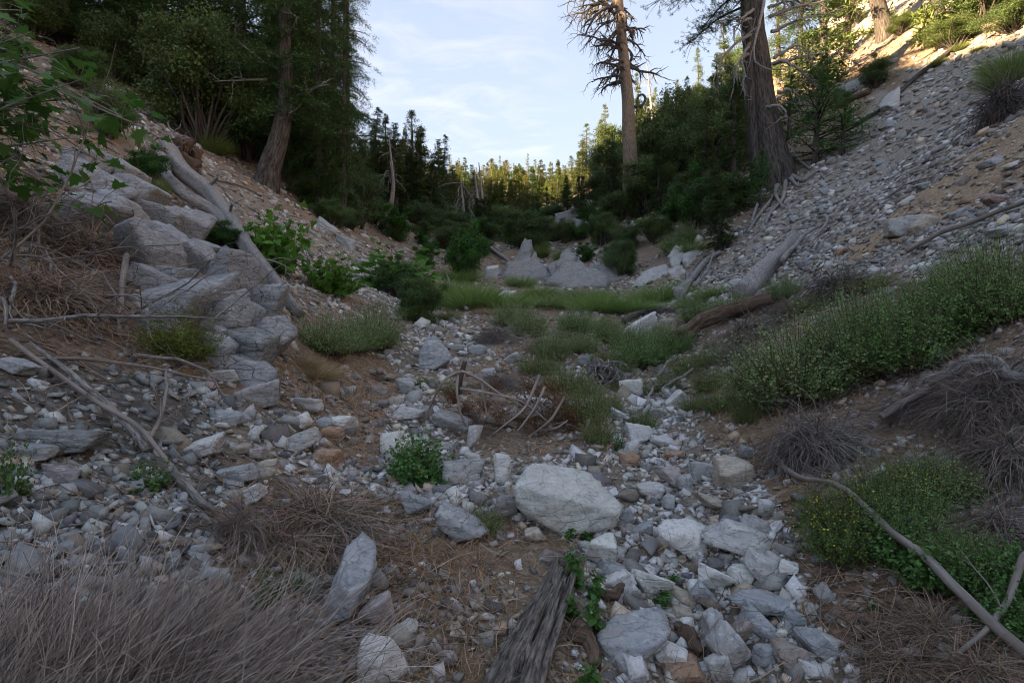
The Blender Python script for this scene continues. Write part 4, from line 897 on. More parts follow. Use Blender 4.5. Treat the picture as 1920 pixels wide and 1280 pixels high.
def tree(k, p, h, label, rot=None, wide=1., name='fir_tree', cat='tree', group=None, tint=(1, 1, 1), lean=(0, 0), H=14.):
    s = h / H; t = thing(name, label, cat, p, (lean[0], lean[1], random.uniform(0, 6.28) if rot is None else rot), (s * wide, s * wide, s), group)
    obj('trunk', PR[k]['trunk'], t); obj('crown', PR[k]['crown'], t, color=tint); return t
def bush(k, cx, ybase, w, h, label, Y=None, tint=(1, 1, 1), group='evergreen bushes on the slopes', name='evergreen_bush', cat='bush', rot=None, sink=.08):
    p = at(cx, ybase) if Y is None else at_depth(cx, Y); s = p.y / F
    hh = 1.25 if k == 'oak_c' else 1.
    if Y is not None and ybase is not None: h = max(h, (ybase_fix(p, ybase)))
    t = thing(name, label, cat, p - Vector((0, 0, h * s * sink)), (0, 0, random.uniform(0, 6.28) if rot is None else rot), (w * s * 1.05, w * s * 1.05, h * s * 1.05 / hh), group)
    obj('stems', PR[k]['stems'], t); obj('foliage', PR[k]['foliage'], t, color=tint); return t
def ybase_fix(p, y): return 0
random.seed(3)
# leaning cedar on the left with its visible trunk
def left_cedars():
    def big(k, cx, Y, h, label, lean, tint=(1, 1, 1), cut=.0, r0=.45, bx=0):
        p = at_depth(cx, Y); tree(k, p, h, label, name='cedar_tree', lean=lean, tint=tint, H=16, group='big conifers on the left slope')
    # leaning trunk built on its own path
    p = at(498, 348); Y = p.y; s = Y / F
    t = thing('cedar_tree', 'leaning reddish brown cedar with a curved bare lower trunk on the left slope', 'tree', p, group='big conifers on the left slope')
    pts = [Vector((0, 0, -.4)), P3(503, 330, Y) - p, P3(522, 270, Y) - p, P3(537, 190, Y) - p, P3(533, 90, Y) - p, P3(535, 0, Y) - p, P3(540, -200, Y) - p, P3(545, -420, Y) - p]
    obj('trunk', log_mesh(pts, 16 * s, 4 * s, 18, 70, 6, 'bark', .13, flare=.55), t)
    obj('crown', PR['cedar']['crown'], t, P3(536, 245, Y) - p, (0, 0, 1), (1.05, 1.05, 1.0), (1, 1, 1))
    r = np.random.RandomState(3)
    for (x0, y0, dx, dz, ln) in ((545, 180, 1, -.12, 110), (530, 218, 1, -.05, 50), (520, 130, -1, .05, 70), (500, 150, -1, -.1, 90), (540, 25, .8, -.2, 50)):
        out = []; blines(r, P3(x0, y0, Y) - p, (dx, -.5, dz), ln * s, .06, 2, out, -.03, .18, (4, 3), 8); obj('branch', lines_mesh('branch', out, M['grey'], 4), t)
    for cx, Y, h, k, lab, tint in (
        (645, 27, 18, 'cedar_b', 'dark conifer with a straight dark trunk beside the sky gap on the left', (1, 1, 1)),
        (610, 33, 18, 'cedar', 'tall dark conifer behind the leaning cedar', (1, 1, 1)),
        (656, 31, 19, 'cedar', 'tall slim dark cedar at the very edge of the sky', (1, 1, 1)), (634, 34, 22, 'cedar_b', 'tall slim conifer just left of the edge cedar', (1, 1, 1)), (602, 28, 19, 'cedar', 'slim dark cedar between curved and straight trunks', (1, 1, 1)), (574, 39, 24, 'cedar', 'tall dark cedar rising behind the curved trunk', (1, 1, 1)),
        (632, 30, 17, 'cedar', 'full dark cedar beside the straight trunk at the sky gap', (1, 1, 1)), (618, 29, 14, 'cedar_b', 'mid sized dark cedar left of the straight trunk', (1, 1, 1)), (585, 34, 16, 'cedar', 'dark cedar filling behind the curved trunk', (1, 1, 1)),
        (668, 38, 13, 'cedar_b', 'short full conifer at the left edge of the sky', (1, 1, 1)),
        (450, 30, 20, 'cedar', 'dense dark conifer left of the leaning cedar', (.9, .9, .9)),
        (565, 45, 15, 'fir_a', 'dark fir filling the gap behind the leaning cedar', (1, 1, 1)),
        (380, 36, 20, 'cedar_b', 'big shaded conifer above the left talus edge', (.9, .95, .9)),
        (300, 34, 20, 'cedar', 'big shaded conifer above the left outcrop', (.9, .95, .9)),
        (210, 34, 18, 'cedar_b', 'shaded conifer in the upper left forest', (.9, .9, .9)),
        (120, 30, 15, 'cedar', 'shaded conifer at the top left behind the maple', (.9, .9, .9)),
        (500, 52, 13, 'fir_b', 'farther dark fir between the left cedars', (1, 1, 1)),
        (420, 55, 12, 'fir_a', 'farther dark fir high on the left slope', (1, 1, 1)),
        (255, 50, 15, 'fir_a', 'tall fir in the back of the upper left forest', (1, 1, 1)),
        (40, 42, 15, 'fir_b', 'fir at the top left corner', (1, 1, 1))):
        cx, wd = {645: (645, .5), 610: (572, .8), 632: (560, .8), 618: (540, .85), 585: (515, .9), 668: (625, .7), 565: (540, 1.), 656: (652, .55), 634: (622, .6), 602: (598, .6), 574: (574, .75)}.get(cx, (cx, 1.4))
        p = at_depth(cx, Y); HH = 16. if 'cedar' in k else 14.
        tree(k, p, h, lab, name='cedar_tree' if 'cedar' in k else 'fir_tree', H=HH, tint=tint, group='big conifers on the left slope', wide=wd)  # lower tints paint shade into the upper left conifers' foliage colour
left_cedars()
# mid valley trees: (px, depth, top py, kind, wide, label)
def toptree(px, Y, ytop, k, wide, label, name='fir_tree', group='conifers at the end of the valley', tint=(1, 1, 1), lean=(0, 0)):
    p = at_depth(px, Y); h = CAMZ + (640 - ytop) / F * Y - p.z
    return tree(k, p, max(h, 3), label, wide=wide, name=name, group=group, tint=tint, lean=lean)
for a in (
 (742, 46, 232, 'fir_c', 1.5, 'leaning-trunked conifer in the middle of the left tree wall', 'fir_tree'),
 (775, 50, 208, 'pine_a', 1.3, 'rounded open topped pine standing above the left tree wall', 'pine_tree'),
 (805, 46, 285, 'fir_b', 1.7, 'drooping fir at the right end of the left tree wall', 'fir_tree'),
 (722, 60, 215, 'fir_a', 1.2, 'narrow pointed fir left of the round topped pine', 'fir_tree'),
 (830, 58, 275, 'cedar_b', 1.0, 'dark rounded conifer behind the drooping fir', 'cedar_tree'),
 (760, 70, 240, 'fir_a', 1.1, 'farther fir seen behind the left tree wall', 'fir_tree'),
 (700, 55, 235, 'fir_c', 1.2, 'open fir next to the dark cedars', 'fir_tree'),
 (870, 66, 345, 'fir_a', 1.4, 'dark low fir at the left foot of the valley end', 'fir_tree'),
 (905, 62, 368, 'fir_b', 1.7, 'dark fir in front of the valley end snags', 'fir_tree'),
 (940, 60, 372, 'fir_a', 1.8, 'dark drooping fir in the middle of the valley end', 'fir_tree'),
 (985, 66, 362, 'fir_c', 1.7, 'dark broad fir right of the middle at the valley end', 'fir_tree'),
 (1025, 70, 350, 'fir_a', 1.5, 'shaded fir at the right of the valley end', 'fir_tree'),
 (1060, 74, 330, 'fir_b', 1.4, 'half lit fir at the right end of the valley', 'fir_tree'),
 (1135, 80, 195, 'pine_b', 1.1, 'pointed conifer just left of the dead snag', 'pine_tree'),
 (1098, 92, 232, 'pine_a', 1.3, 'sunlit open pine left of the pointed conifer', 'pine_tree'),
 (1110, 90, 275, 'fir_c', 1.6, 'sunlit yellow-green conifer right of the valley end', 'fir_tree'),
 (1072, 95, 292, 'pine_b', 1.5, 'bright sunlit bushy pine on the lower right skyline', 'pine_tree'),
 (1200, 60, 135, 'fir_b', .9, 'dead topped conifer just right of the snag', 'fir_tree'),
 (1230, 84, 165, 'pine_b', 1.0, 'sunlit pine on the right skyline above the oaks', 'pine_tree'),
 (1270, 84, 150, 'pine_a', 1.0, 'sunlit open pine above the dark oaks', 'pine_tree'),
 (1150, 90, 240, 'pine_b', 1.2, 'sunlit pine behind the snag trunk', 'pine_tree'),
 (1085, 100, 285, 'fir_a', 1.5, 'sunlit dense fir low on the right skyline', 'fir_tree'), (1120, 100, 255, 'fir_b', 1.4, 'sunlit drooping fir left behind the snag', 'fir_tree'), (1180, 95, 215, 'pine_a', 1.2, 'sunlit round topped pine right behind the snag', 'pine_tree'), (1205, 90, 195, 'fir_c', 1.2, 'sunlit open fir on the right skyline', 'fir_tree'),
 (700, 50, 222, 'cedar_b', 1.5, 'broad dark conifer joining the left tree wall', 'cedar_tree'), (790, 52, 240, 'fir_a', 1.7, 'full dark fir right below the open topped pine', 'fir_tree'), (735, 50, 250, 'fir_b', 1.8, 'full drooping fir low in the left tree wall', 'fir_tree'), (765, 48, 290, 'fir_a', 2.0, 'short broad fir in front of the left tree wall', 'fir_tree'), (845, 62, 318, 'fir_c', 1.7, 'broad fir stepping down to the valley end', 'fir_tree'),
 (1045, 95, 300, 'fir_a', 1.5, 'golden fir at the right end of the skyline', 'fir_tree'), (1060, 90, 318, 'pine_b', 1.8, 'golden bushy pine below the right skyline firs', 'pine_tree'), (1090, 88, 262, 'fir_c', 1.6, 'golden open fir stepping up to the snag', 'fir_tree'), (1128, 92, 225, 'pine_a', 1.3, 'golden pine just left of the snag foot', 'pine_tree'), (1080, 86, 335, 'pine_b', 2., 'low golden pine on the right skyline foot', 'pine_tree'), (1250, 88, 175, 'fir_a', 1.2, 'golden fir above the skyline oaks', 'fir_tree'),
 (1250, 45, 168, 'fir_a', 1.1, 'dark pointed fir among the oaks right of the snag', 'fir_tree'), (1292, 42, 140, 'fir_b', 1.1, 'dark pointed fir in the middle of the oak mass', 'fir_tree'), (1340, 38, 100, 'fir_c', 1.2, 'dark open fir beside the large pine', 'fir_tree'), (1212, 50, 185, 'fir_a', 1.2, 'dark pointed fir just right of the snag trunk', 'fir_tree'), (1272, 36, 215, 'fir_c', 1.2, 'lower open fir in front of the oak mass', 'fir_tree'),
 (1235, 34, 270, 'fir_a', 1.5, 'short dense fir on the slope below the snag', 'fir_tree'), (1318, 28, 215, 'fir_c', 1.5, 'short open fir left of the large pine', 'fir_tree'), (1375, 27, 150, 'fir_a', 1.3, 'dark fir close beside the large pine trunk', 'fir_tree'), (1195, 36, 310, 'fir_b', 1.8, 'small fir hiding the foot of the snag', 'fir_tree'), (1350, 24, 290, 'fir_b', 1.7, 'small fir above the glossy bush', 'fir_tree'), (1145, 42, 265, 'fir_c', 1.6, 'dark fir left below the snag', 'fir_tree'),
 (1310, 56, 90, 'pine_b', 1.0, 'pine on the skyline left of the big pine', 'pine_tree'),
 ): toptree(*a)
def fill():
    r = random.Random(77)
    spots = [(r.uniform(640, 1120), r.uniform(44, 92)) for _ in range(70)]
    for px, Y in spots:
        if 930 < px < 1060 and Y < 62: continue
        p = at_depth(px, Y); k = r.choice(['fir_a', 'fir_b', 'fir_c', 'fir_a', 'pine_a']); h = r.uniform(5, 11); 
        lim = 262 if px < 830 else (372 if px < 1050 else 330)
        h = min(h, CAMZ + (640 - lim) / F * Y - p.z)
        if h < 2.5: continue
        ht = 'tall' if h > 8.5 else 'short'; side = 'left foot' if px < 760 else ('left middle' if px < 880 else ('middle' if px < 1000 else 'right foot')); row = 'nearest' if Y < 58 else ('second' if Y < 75 else 'rear')
        f_ = {'fir_a': 'dense fir', 'fir_b': 'drooping fir', 'fir_c': 'open fir', 'pine_a': 'round topped pine'}[k]
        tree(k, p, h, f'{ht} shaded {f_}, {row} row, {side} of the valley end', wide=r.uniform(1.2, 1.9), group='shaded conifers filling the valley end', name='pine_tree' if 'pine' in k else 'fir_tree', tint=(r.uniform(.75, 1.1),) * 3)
    for i in range(46):
        px = r.uniform(620, 1180); Y = r.uniform(24, 60); 
        if 800 < px < 1130 and Y < 34: continue
        p = at_depth(px, Y); w = r.uniform(1.6, 4.2); k = r.choice(['oak_a', 'oak_b', 'oak_c', 'bush'])
        side = 'left slope' if px < 820 else ('valley end' if px < 1020 else 'right slope'); row = 'near' if Y < 34 else ('middle' if Y < 46 else 'far'); sz = 'broad' if w > 2.9 else 'small'; cc_ = {'oak_a': 'dark green', 'oak_b': 'olive green', 'oak_c': 'dull green', 'bush': 'glossy green'}[k]
        t = thing('evergreen_bush', f'{sz} {cc_} bush among trees, {row} part of {side}', 'bush', p - Vector((0, 0, .15)), (0, 0, r.uniform(0, 6)), (w, w, w * r.uniform(.6, .9)), 'bushes between the valley trees')
        obj('stems', PR[k]['stems'], t); obj('foliage', PR[k]['foliage'], t)
fill()
# sunlit forest on the far ridge
def ridge():
    r = random.Random(9); i = 0; ks = ['fir_a', 'fir_b', 'fir_c', 'pine_a', 'pine_b']
    spots = []
    for n in range(290):
        Y = r.uniform(85, 235); px = r.uniform(800, 1130); p = at_depth(px, Y)
        spots.append((Y, px, p))
    spots.sort(key=lambda a: a[0])
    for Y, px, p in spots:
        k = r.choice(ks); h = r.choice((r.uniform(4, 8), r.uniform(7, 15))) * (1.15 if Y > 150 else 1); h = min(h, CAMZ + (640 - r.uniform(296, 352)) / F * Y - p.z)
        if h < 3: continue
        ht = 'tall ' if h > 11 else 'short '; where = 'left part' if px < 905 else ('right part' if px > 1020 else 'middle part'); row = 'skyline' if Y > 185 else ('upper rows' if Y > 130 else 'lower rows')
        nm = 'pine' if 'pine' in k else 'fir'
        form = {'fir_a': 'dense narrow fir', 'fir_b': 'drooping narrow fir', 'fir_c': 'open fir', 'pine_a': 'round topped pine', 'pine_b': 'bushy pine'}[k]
        tree(k, p, h, f'{ht}{form}, {row} of far ridge forest, {where}', wide=r.uniform(1.2, 2.1), name=nm + '_tree', group='trees on the far ridge', tint=(r.uniform(1.15, 1.7), r.uniform(1.1, 1.4), r.uniform(.9, 1.2)))  # crown tint raised to paint extra sunlight onto the ridge trees
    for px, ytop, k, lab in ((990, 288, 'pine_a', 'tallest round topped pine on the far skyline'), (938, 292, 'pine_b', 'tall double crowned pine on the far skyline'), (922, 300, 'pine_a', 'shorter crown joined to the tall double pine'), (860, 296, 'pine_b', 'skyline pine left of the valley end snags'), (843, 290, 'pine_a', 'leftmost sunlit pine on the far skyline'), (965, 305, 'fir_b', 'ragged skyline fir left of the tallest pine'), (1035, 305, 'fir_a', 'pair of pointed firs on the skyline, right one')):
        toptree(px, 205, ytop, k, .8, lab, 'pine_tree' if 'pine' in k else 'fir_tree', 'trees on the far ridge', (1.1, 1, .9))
    rr = np.random.RandomState(2)
    for px, py0, py1, Y, lean, lab in ((863, 425, 332, 52, -.25, 'leaning bleached snag with drooping broken branches at the valley end'), (890, 400, 318, 64, 0, 'slim straight grey snag left at the valley end'), (898, 395, 305, 66, 0, 'taller slim grey snag right at the valley end'), (1213, 190, 118, 58, 0, 'thin bare spire standing right of the tall snag'), (730, 330, 262, 44, 0, 'thin dead top in the left tree wall')):
        p = at_depth(px, Y); s = Y / F; z0 = p.z; z1 = CAMZ + (640 - py1) * s
        t = thing('dead_tree', lab, 'tree', p, group='small snags at the valley end'); h = z1 - z0
        obj('trunk', log_mesh([(0, 0, -.3), (h * .06, 0, h * .4), (0, 0, h)], .22, .05, 8, 20, px, 'grey', .12), t)
        for i in range(16):
            out = []; a = rr.rand() * 6.28; z = h * rr.uniform(.45, .95); blines(rr, (0, 0, z), (math.cos(a), math.sin(a), -.3), rr.uniform(.6, 2.2) * (1 if lean == 0 else 1.8), .04, 1, out, .2, .2, (3,), 6); obj('branch', lines_mesh('branch', out, M['grey'], 3), t)
ridge()
# right slope: oaks and bushes (px, base py, w, h, kind, label)
for a in (
 ('oak_a', 1330, 340, 190, 170, 'big dark live oak mass left of the large pine'), ('oak_b', 1255, 340, 170, 180, 'olive green live oak right of the dead snag'), ('oak_c', 1375, 290, 130, 190, 'dark rounded oak right against the large pine'),
 ('oak_a', 1150, 350, 110, 130, 'dark oak at the foot of the dead snag'), ('oak_b', 1215, 400, 130, 110, 'olive oak bush below the snag'), ('oak_c', 1345, 420, 130, 120, 'leafy oak bush left of the young pine'), ('oak_a', 1160, 420, 90, 70, 'low oak bush under the snag oaks'),
 ('oak_c', 1300, 250, 120, 90, 'oak on the upper slope behind the dark mass'), ('oak_c', 1220, 250, 90, 110, 'small oak on the skyline right of the snag'),
 ('oak_a', 1165, 520, 80, 80, 'dark bush hanging over the middle outcrop'), ('oak_b', 1060, 455, 60, 50, 'small bush behind the middle outcrop'), ('bush', 1100, 490, 46, 40, 'small dark bush between the outcrops'), ('oak_c', 1120, 385, 80, 80, 'oak bush on the bank right of the valley end'),
 ('oak_b', 1010, 440, 60, 40, 'low bush behind the pointed crag'),
 ): bush(a[0], *a[1:], tint=(1, 1, 1))
for a in (('oak_b', 1230, 455, 90, 60, 'low olive bush on the bare right bank'), ('oak_a', 1130, 460, 80, 70, 'dark bush behind the cracked outcrop'), ('oak_c', 1180, 470, 60, 60, 'small dull bush on the bank under the snag'), ('bush', 1090, 450, 50, 40, 'glossy bush left of the bank bushes'), ('oak_a', 1310, 400, 120, 90, 'dark bush mass below the oaks'), ('oak_b', 1370, 400, 90, 80, 'olive bush beside the young pine'), ('oak_c', 1040, 425, 60, 50, 'dull bush at the right foot of the valley end'), ('oak_b', 1190, 360, 110, 90, 'olive bush around the foot of the snag'),
 ('oak_a', 1260, 330, 130, 130, 'dark oak between snag and big oak mass'), ('oak_c', 1330, 230, 110, 90, 'olive oak rising toward the large pine'), ('oak_c', 1385, 180, 90, 120, 'dark oak touching the large pine trunk'), ('oak_a', 960, 455, 70, 34, 'dark bush left behind the pointed crag'), ('oak_c', 905, 480, 60, 40, 'dull bush right behind the round bush')): bush(*a, tint=(1.05, 1.05, 1))
for a in (
 ('bush', 1300, 430, 100, 130, 'bright dark green glossy bush right of centre on the slope'), ('bush', 1262, 420, 60, 60, 'small glossy green bush below the olive oak'),
 ('bush', 875, 525, 96, 118, 'round dark green bush standing on the flat left of centre'), ('bush', 742, 450, 84, 70, 'small dark round bush on the left slope'), ('bush', 800, 500, 60, 60, 'dark bush left of the round bush'), ('bush', 792, 460, 36, 30, 'tiny round bush on the left slope'),
 ('oak_a', 790, 605, 110, 100, 'dark low shrub at the foot of the left slope'), ('oak_c', 745, 560, 110, 90, 'dark shrub above the low shrub on the left bank'),
 ('oak_a', 620, 425, 80, 60, 'dark bush under the leaning cedar'), ('oak_b', 590, 390, 110, 80, 'shaded bush right of the leaning cedar'), ('bush', 660, 400, 60, 50, 'low shaded bush beneath the dark firs'),
 ('oak_a', 700, 420, 80, 60, 'shaded bush below the left tree wall'), ('oak_c', 850, 460, 90, 80, 'shaded bush at the left foot of the valley end'), ('oak_a', 905, 450, 80, 50, 'dark bush below the leaning snag'), ('oak_b', 950, 440, 80, 60, 'shaded bush at the valley end, middle'),
 ): bush(*a, tint=(.95, 1.05, .95))
for a in (
 ('oak_b', 380, 275, 260, 250, 'big olive green bush above the left talus edge'), ('oak_b', 60, 70, 150, 90, 'olive shrub at the very top left'), ('oak_c', 10, 130, 120, 80, 'dark shrub at the left edge above the maple'), ('oak_a', 150, 170, 120, 90, 'dark shrub between the maple and the upper talus'), ('oak_c', 330, 200, 120, 110, 'dull shrub at the head of the left talus'), ('oak_a', 560, 300, 130, 120, 'dark shrub to the right of the leaning cedar foot'), ('oak_b', 430, 215, 150, 130, 'olive shrub deep in the left forest'),
 ('oak_a', 290, 175, 200, 160, 'dark oak above the left talus edge'), ('oak_c', 460, 300, 130, 110, 'dark shrub left of the leaning cedar'), ('oak_a', 210, 150, 150, 140, 'shaded oak in the upper left'),
 ('oak_b', 200, 255, 120, 110, 'scrubby bush at the upper end of the outcrop'), ('bush', 275, 345, 90, 80, 'dark green shrub between outcrop and fallen log'), ('oak_a', 110, 60, 160, 110, 'dark shrub at the top left'),
 ('oak_a', 480, 235, 120, 110, 'shaded shrub deep behind the leaning cedar'), ('oak_c', 560, 330, 110, 90, 'shaded shrub behind the cedar trunk'),
 ('bush', 405, 470, 110, 60, 'dull green low shrub under the fallen log'),
 ): bush(*a, tint=(.85, .9, .85))
for a in (
 ('oak_a', 1850, 40, 170, 100, 'dark leafy bush at the top right corner', None), ('oak_b', 1790, 90, 110, 60, 'low dark bush left of the corner bush', None), ('oak_a', 1900, 60, 120, 70, 'bush cut by the right edge at the top', None),
 ('oak_c', 1640, 165, 80, 70, 'dark bush growing from the cliff ledge', None), ('oak_b', 1690, 65, 60, 40, 'small sunlit bush by the upper trunks', None)
 ): bush(*a[:6])
# young pines
def young(k, cx, yb, h, label, wide=1.):
    p = at(cx, yb); s = p.y / F; tree(k, p - Vector((0, 0, .05)), h * s, label, name='young_pine', H=2.2, wide=wide, group='young pines beside the large pine', tint=(1, 1.1, 1))
young('young', 1425, 388, 108, 'small bushy young pine at the foot of the large pine', 1.25)
young('young_b', 1530, 305, 185, 'bigger spreading young pine on the scree right of the large pine', 1.35)
young('young_b', 1580, 290, 110, 'lower half of the spreading young pines reaching over the scree', 1.4)
young('young', 1480, 260, 120, 'young pine growing behind the large trunk', 1.5)
# ------------------------------------------------------------------ the large pine
def big_pine():
    p = at(1455, 342); Y = p.y; s = Y / F; r = np.random.RandomState(31)
    t = thing('pine_tree', 'large old pine with flared rough trunk and white dead branches on the right slope', 'tree', p)
    f = lambda x, y: P3(x, y, Y) - p
    pts = [Vector((0, .2, -.8)), f(1452, 325), f(1440, 270), f(1428, 190), f(1418, 100), f(1410, 0), f(1398, -200), f(1388, -420)]
    obj('trunk', log_mesh(pts, 25 * s, 11 * s, 30, 130, 9, 'bark', .10, flare=1.0), t)
    obj('trunk', log_mesh([f(1412, 335) + Vector((0, -.3, 0)), f(1408, 290) + Vector((0, -.3, 0)), f(1402, 180) + Vector((0, -.3, 0)), f(1398, 60) + Vector((0, -.3, 0)), f(1392, -60)], 9 * s, 6 * s, 12, 50, 19, 'bark', .1), t)
    # white dead limbs as seen, each with hanging twigs
    fb = -.9
    limbs = [[(1400, 75), (1380, 90), (1352, 110), (1335, 140), (1325, 170)], [(1432, 5), (1450, 15), (1455, 35), (1450, 52)], [(1425, 12), (1410, 60), (1400, 90), (1396, 130), (1410, 146), (1455, 147)],
             [(1432, 42), (1470, 34), (1510, 28), (1545, 15), (1590, 22)], [(1436, 72), (1470, 60), (1500, 52), (1520, 45)], [(1438, 128), (1455, 130), (1480, 145), (1500, 165), (1520, 190)], [(1450, 182), (1465, 182), (1480, 195), (1484, 212)],
             [(1424, 208), (1445, 212), (1460, 225), (1455, 235), (1445, 232)], [(1440, 130), (1480, 125), (1510, 118), (1538, 115)], [(1442, 118), (1475, 102), (1500, 112)], [(1395, 110), (1370, 130), (1365, 160), (1362, 180)], [(1398, 90), (1375, 130), (1385, 160), (1375, 175)],
             [(1405, 30), (1375, 55), (1330, 60)], [(1432, 25), (1460, 22), (1475, 28)], [(1400, 45), (1380, 60), (1360, 70)]]
    for i, l in enumerate(limbs):
        q = [f(*a) + Vector((0, fb * (.5 + .5 * min(1, j)), 0)) for j, a in enumerate(l)]; P = smooth_path(q, 16); out = []
        rr = np.linspace(.085, .025, 16); mb = MB(); tubes(mb, (P + r.normal(size=P.shape) * .02)[None], rr[None], 6)
        for k in range(7 if i not in (1, 2, 6, 7) else 3):
            j = r.randint(4, 16); d = (P[min(j + 1, 15)] - P[j - 1]) * 2 + r.normal(size=3) * .5 + np.array([0, -.2, -.5])
            blines(r, P[j], d, r.uniform(.5, 1.3), .03, 1, out, .10, .25, (3,), 7)
        tubes(mb, np.array([x[0] for x in out]), np.array([x[1] for x in out]), 4)
        obj('dead_branch', mb.mesh('dead_branch', M['grey'], True), t)
    for k in range(14):
        out = []; y = r.uniform(20, 230); sd_ = 1 if r.rand() < .6 else -1
        blines(r, f(1422 + sd_ * 28 + y * .06, y) + Vector((0, -.4, 0)), (sd_, -.6, r.uniform(-.2, .2)), r.uniform(.3, .9), .03, 0, out, .05, .15, (1,), 6); obj('dead_branch', lines_mesh('dead_branch', out, M['grey'], 4), t)
    # live boughs with needle tufts: upper left, in front of the sky
    def bough(x0, y0, x1, y1, nn, sc, name='bough'):
        a = np.array(f(x0, y0)); b = np.array(f(x1, y1)) + np.array([0, r.uniform(-1.2, 1.2), 0]); m = (a + b) / 2 + np.array([0, 0, .3]); P = smooth_path([a, m, b], 12)
        mb = MB(); tubes(mb, P[None], np.linspace(.07, .015, 12)[None], 5, (.5, .45, .4)); m2 = MB()
        k = r.randint(3, 12, nn); c0 = P[k] + r.normal(size=(nn, 3)) * np.array([.42, .5, .22]) * sc
        tubes(mb, np.stack([P[k], (P[k] + c0) / 2 + .05 * r.normal(size=(nn, 3)), c0], 1), np.tile([.014, .01, .006], (nn, 1)), 3, (.4, .36, .32))
        n = 16; C = np.repeat(c0, n, 0); D = rdir(r, nn * n, .2); scatter(m2, LEAF, C, D, rdir(r, nn * n), .15 * r.uniform(.7, 1.2, nn * n), .016, cvar(r, (.036, .06, .036), nn * n, .3, .1))
        obj('branch', mb.mesh('branch', M['bark'], True), t); obj('needle_bough', m2.mesh('needle_bough', M['needle']), t)
    for q in ((1400, -30, 1265, 15, 120, 1.2), (1400, 10, 1305, 62, 120, 1.), (1400, -20, 1330, 30, 110, 1.), (1400, -60, 1250, -25, 110, 1.2), (1400, 40, 1345, 70, 50, .8), (1400, -80, 1310, -60, 120, 1.3), (1400, -40, 1370, 30, 60, 1.),
              (1430, -30, 1520, 10, 90, 1.), (1430, -50, 1560, -20, 90, 1.2)): bough(*q)
    for l in ([(1475, 330), (1500, 345), (1515, 335), (1530, 325)], [(1460, 345), (1440, 385), (1415, 415), (1400, 440)], [(1470, 345), (1465, 380), (1440, 405), (1432, 425)], [(1480, 340), (1492, 355), (1505, 350)], [(1455, 340), (1450, 370), (1465, 395)], [(1440, 345), (1420, 380), (1405, 425)], [(1480, 290), (1500, 310), (1515, 322)]):
        q = []
        for a in l:
            g = at(*a); q.append(g + Vector((0, -.15, .1)) - p)
        obj('root', log_mesh(q, .11, .05, 9, 22, l[0][0], 'grey', .25), t)
    obj('crown', PR['cedar_b']['crown'], t, f(1400, 60), None, (1.15, 1.15, 1.2), (1.1, 1.1, 1.2)) if False else None
big_pine()
# trunks and trees behind the large pine and on the rim
def rim():
    for px, Y, ytop, k, wide, lab, nm in ((1545, 34, -160, 'fir_a', 1.2, 'dark fir behind the dead limbs right of the large pine', 'fir_tree'), (1500, 40, -150, 'cedar_b', 1.1, 'dark conifer directly behind the large pine', 'cedar_tree'), (1590, 42, -170, 'fir_c', 1.1, 'fir with sunlit gaps behind the rim', 'fir_tree'),
        (1460, 48, -40, 'pine_b', 1.2, 'sunlit pine behind the dead limbs', 'pine_tree'), (1360, 50, 40, 'fir_c', 1.1, 'conifer on the slope left behind the large pine', 'fir_tree')):
        toptree(px, Y, ytop, k, wide, lab, nm, 'trees on the right rim')
    r = np.random.RandomState(4)
    for i, (x0, y0, x1, w0, k, lab) in enumerate(((1660, 72, 1635, 26, 'pine_a', 'rim pine with a thick curved trunk left of the bright slope'), (1765, 68, 1752, 20, 'pine_b', 'rim pine with a slim straight trunk on the bright slope'), (1600, 50, 1592, 18, 'pine_a', 'rim pine trunk half hidden by sunlit foliage'))):
        p = at(x0, y0); Y = p.y; s = Y / F; t = thing('pine_tree', lab, 'tree', p, group='trees on the right rim')
        pts = [Vector((0, 0, -.4)), P3(x0 - 3, y0 - 20, Y) - p, P3(x1, -40, Y) - p, P3(x1 - 5, -250, Y) - p]
        obj('trunk', log_mesh(pts, w0 / 2 * s, w0 / 3.4 * s, 14, 40, 70 + i, 'bark', .12, flare=.4), t)
        h = 12.; obj('crown', PR[k]['crown'], t, P3(x1, 30, Y) - p - Vector((0, 0, h * .25)), None, (h / 14 * 1.4,) * 3)
rim()
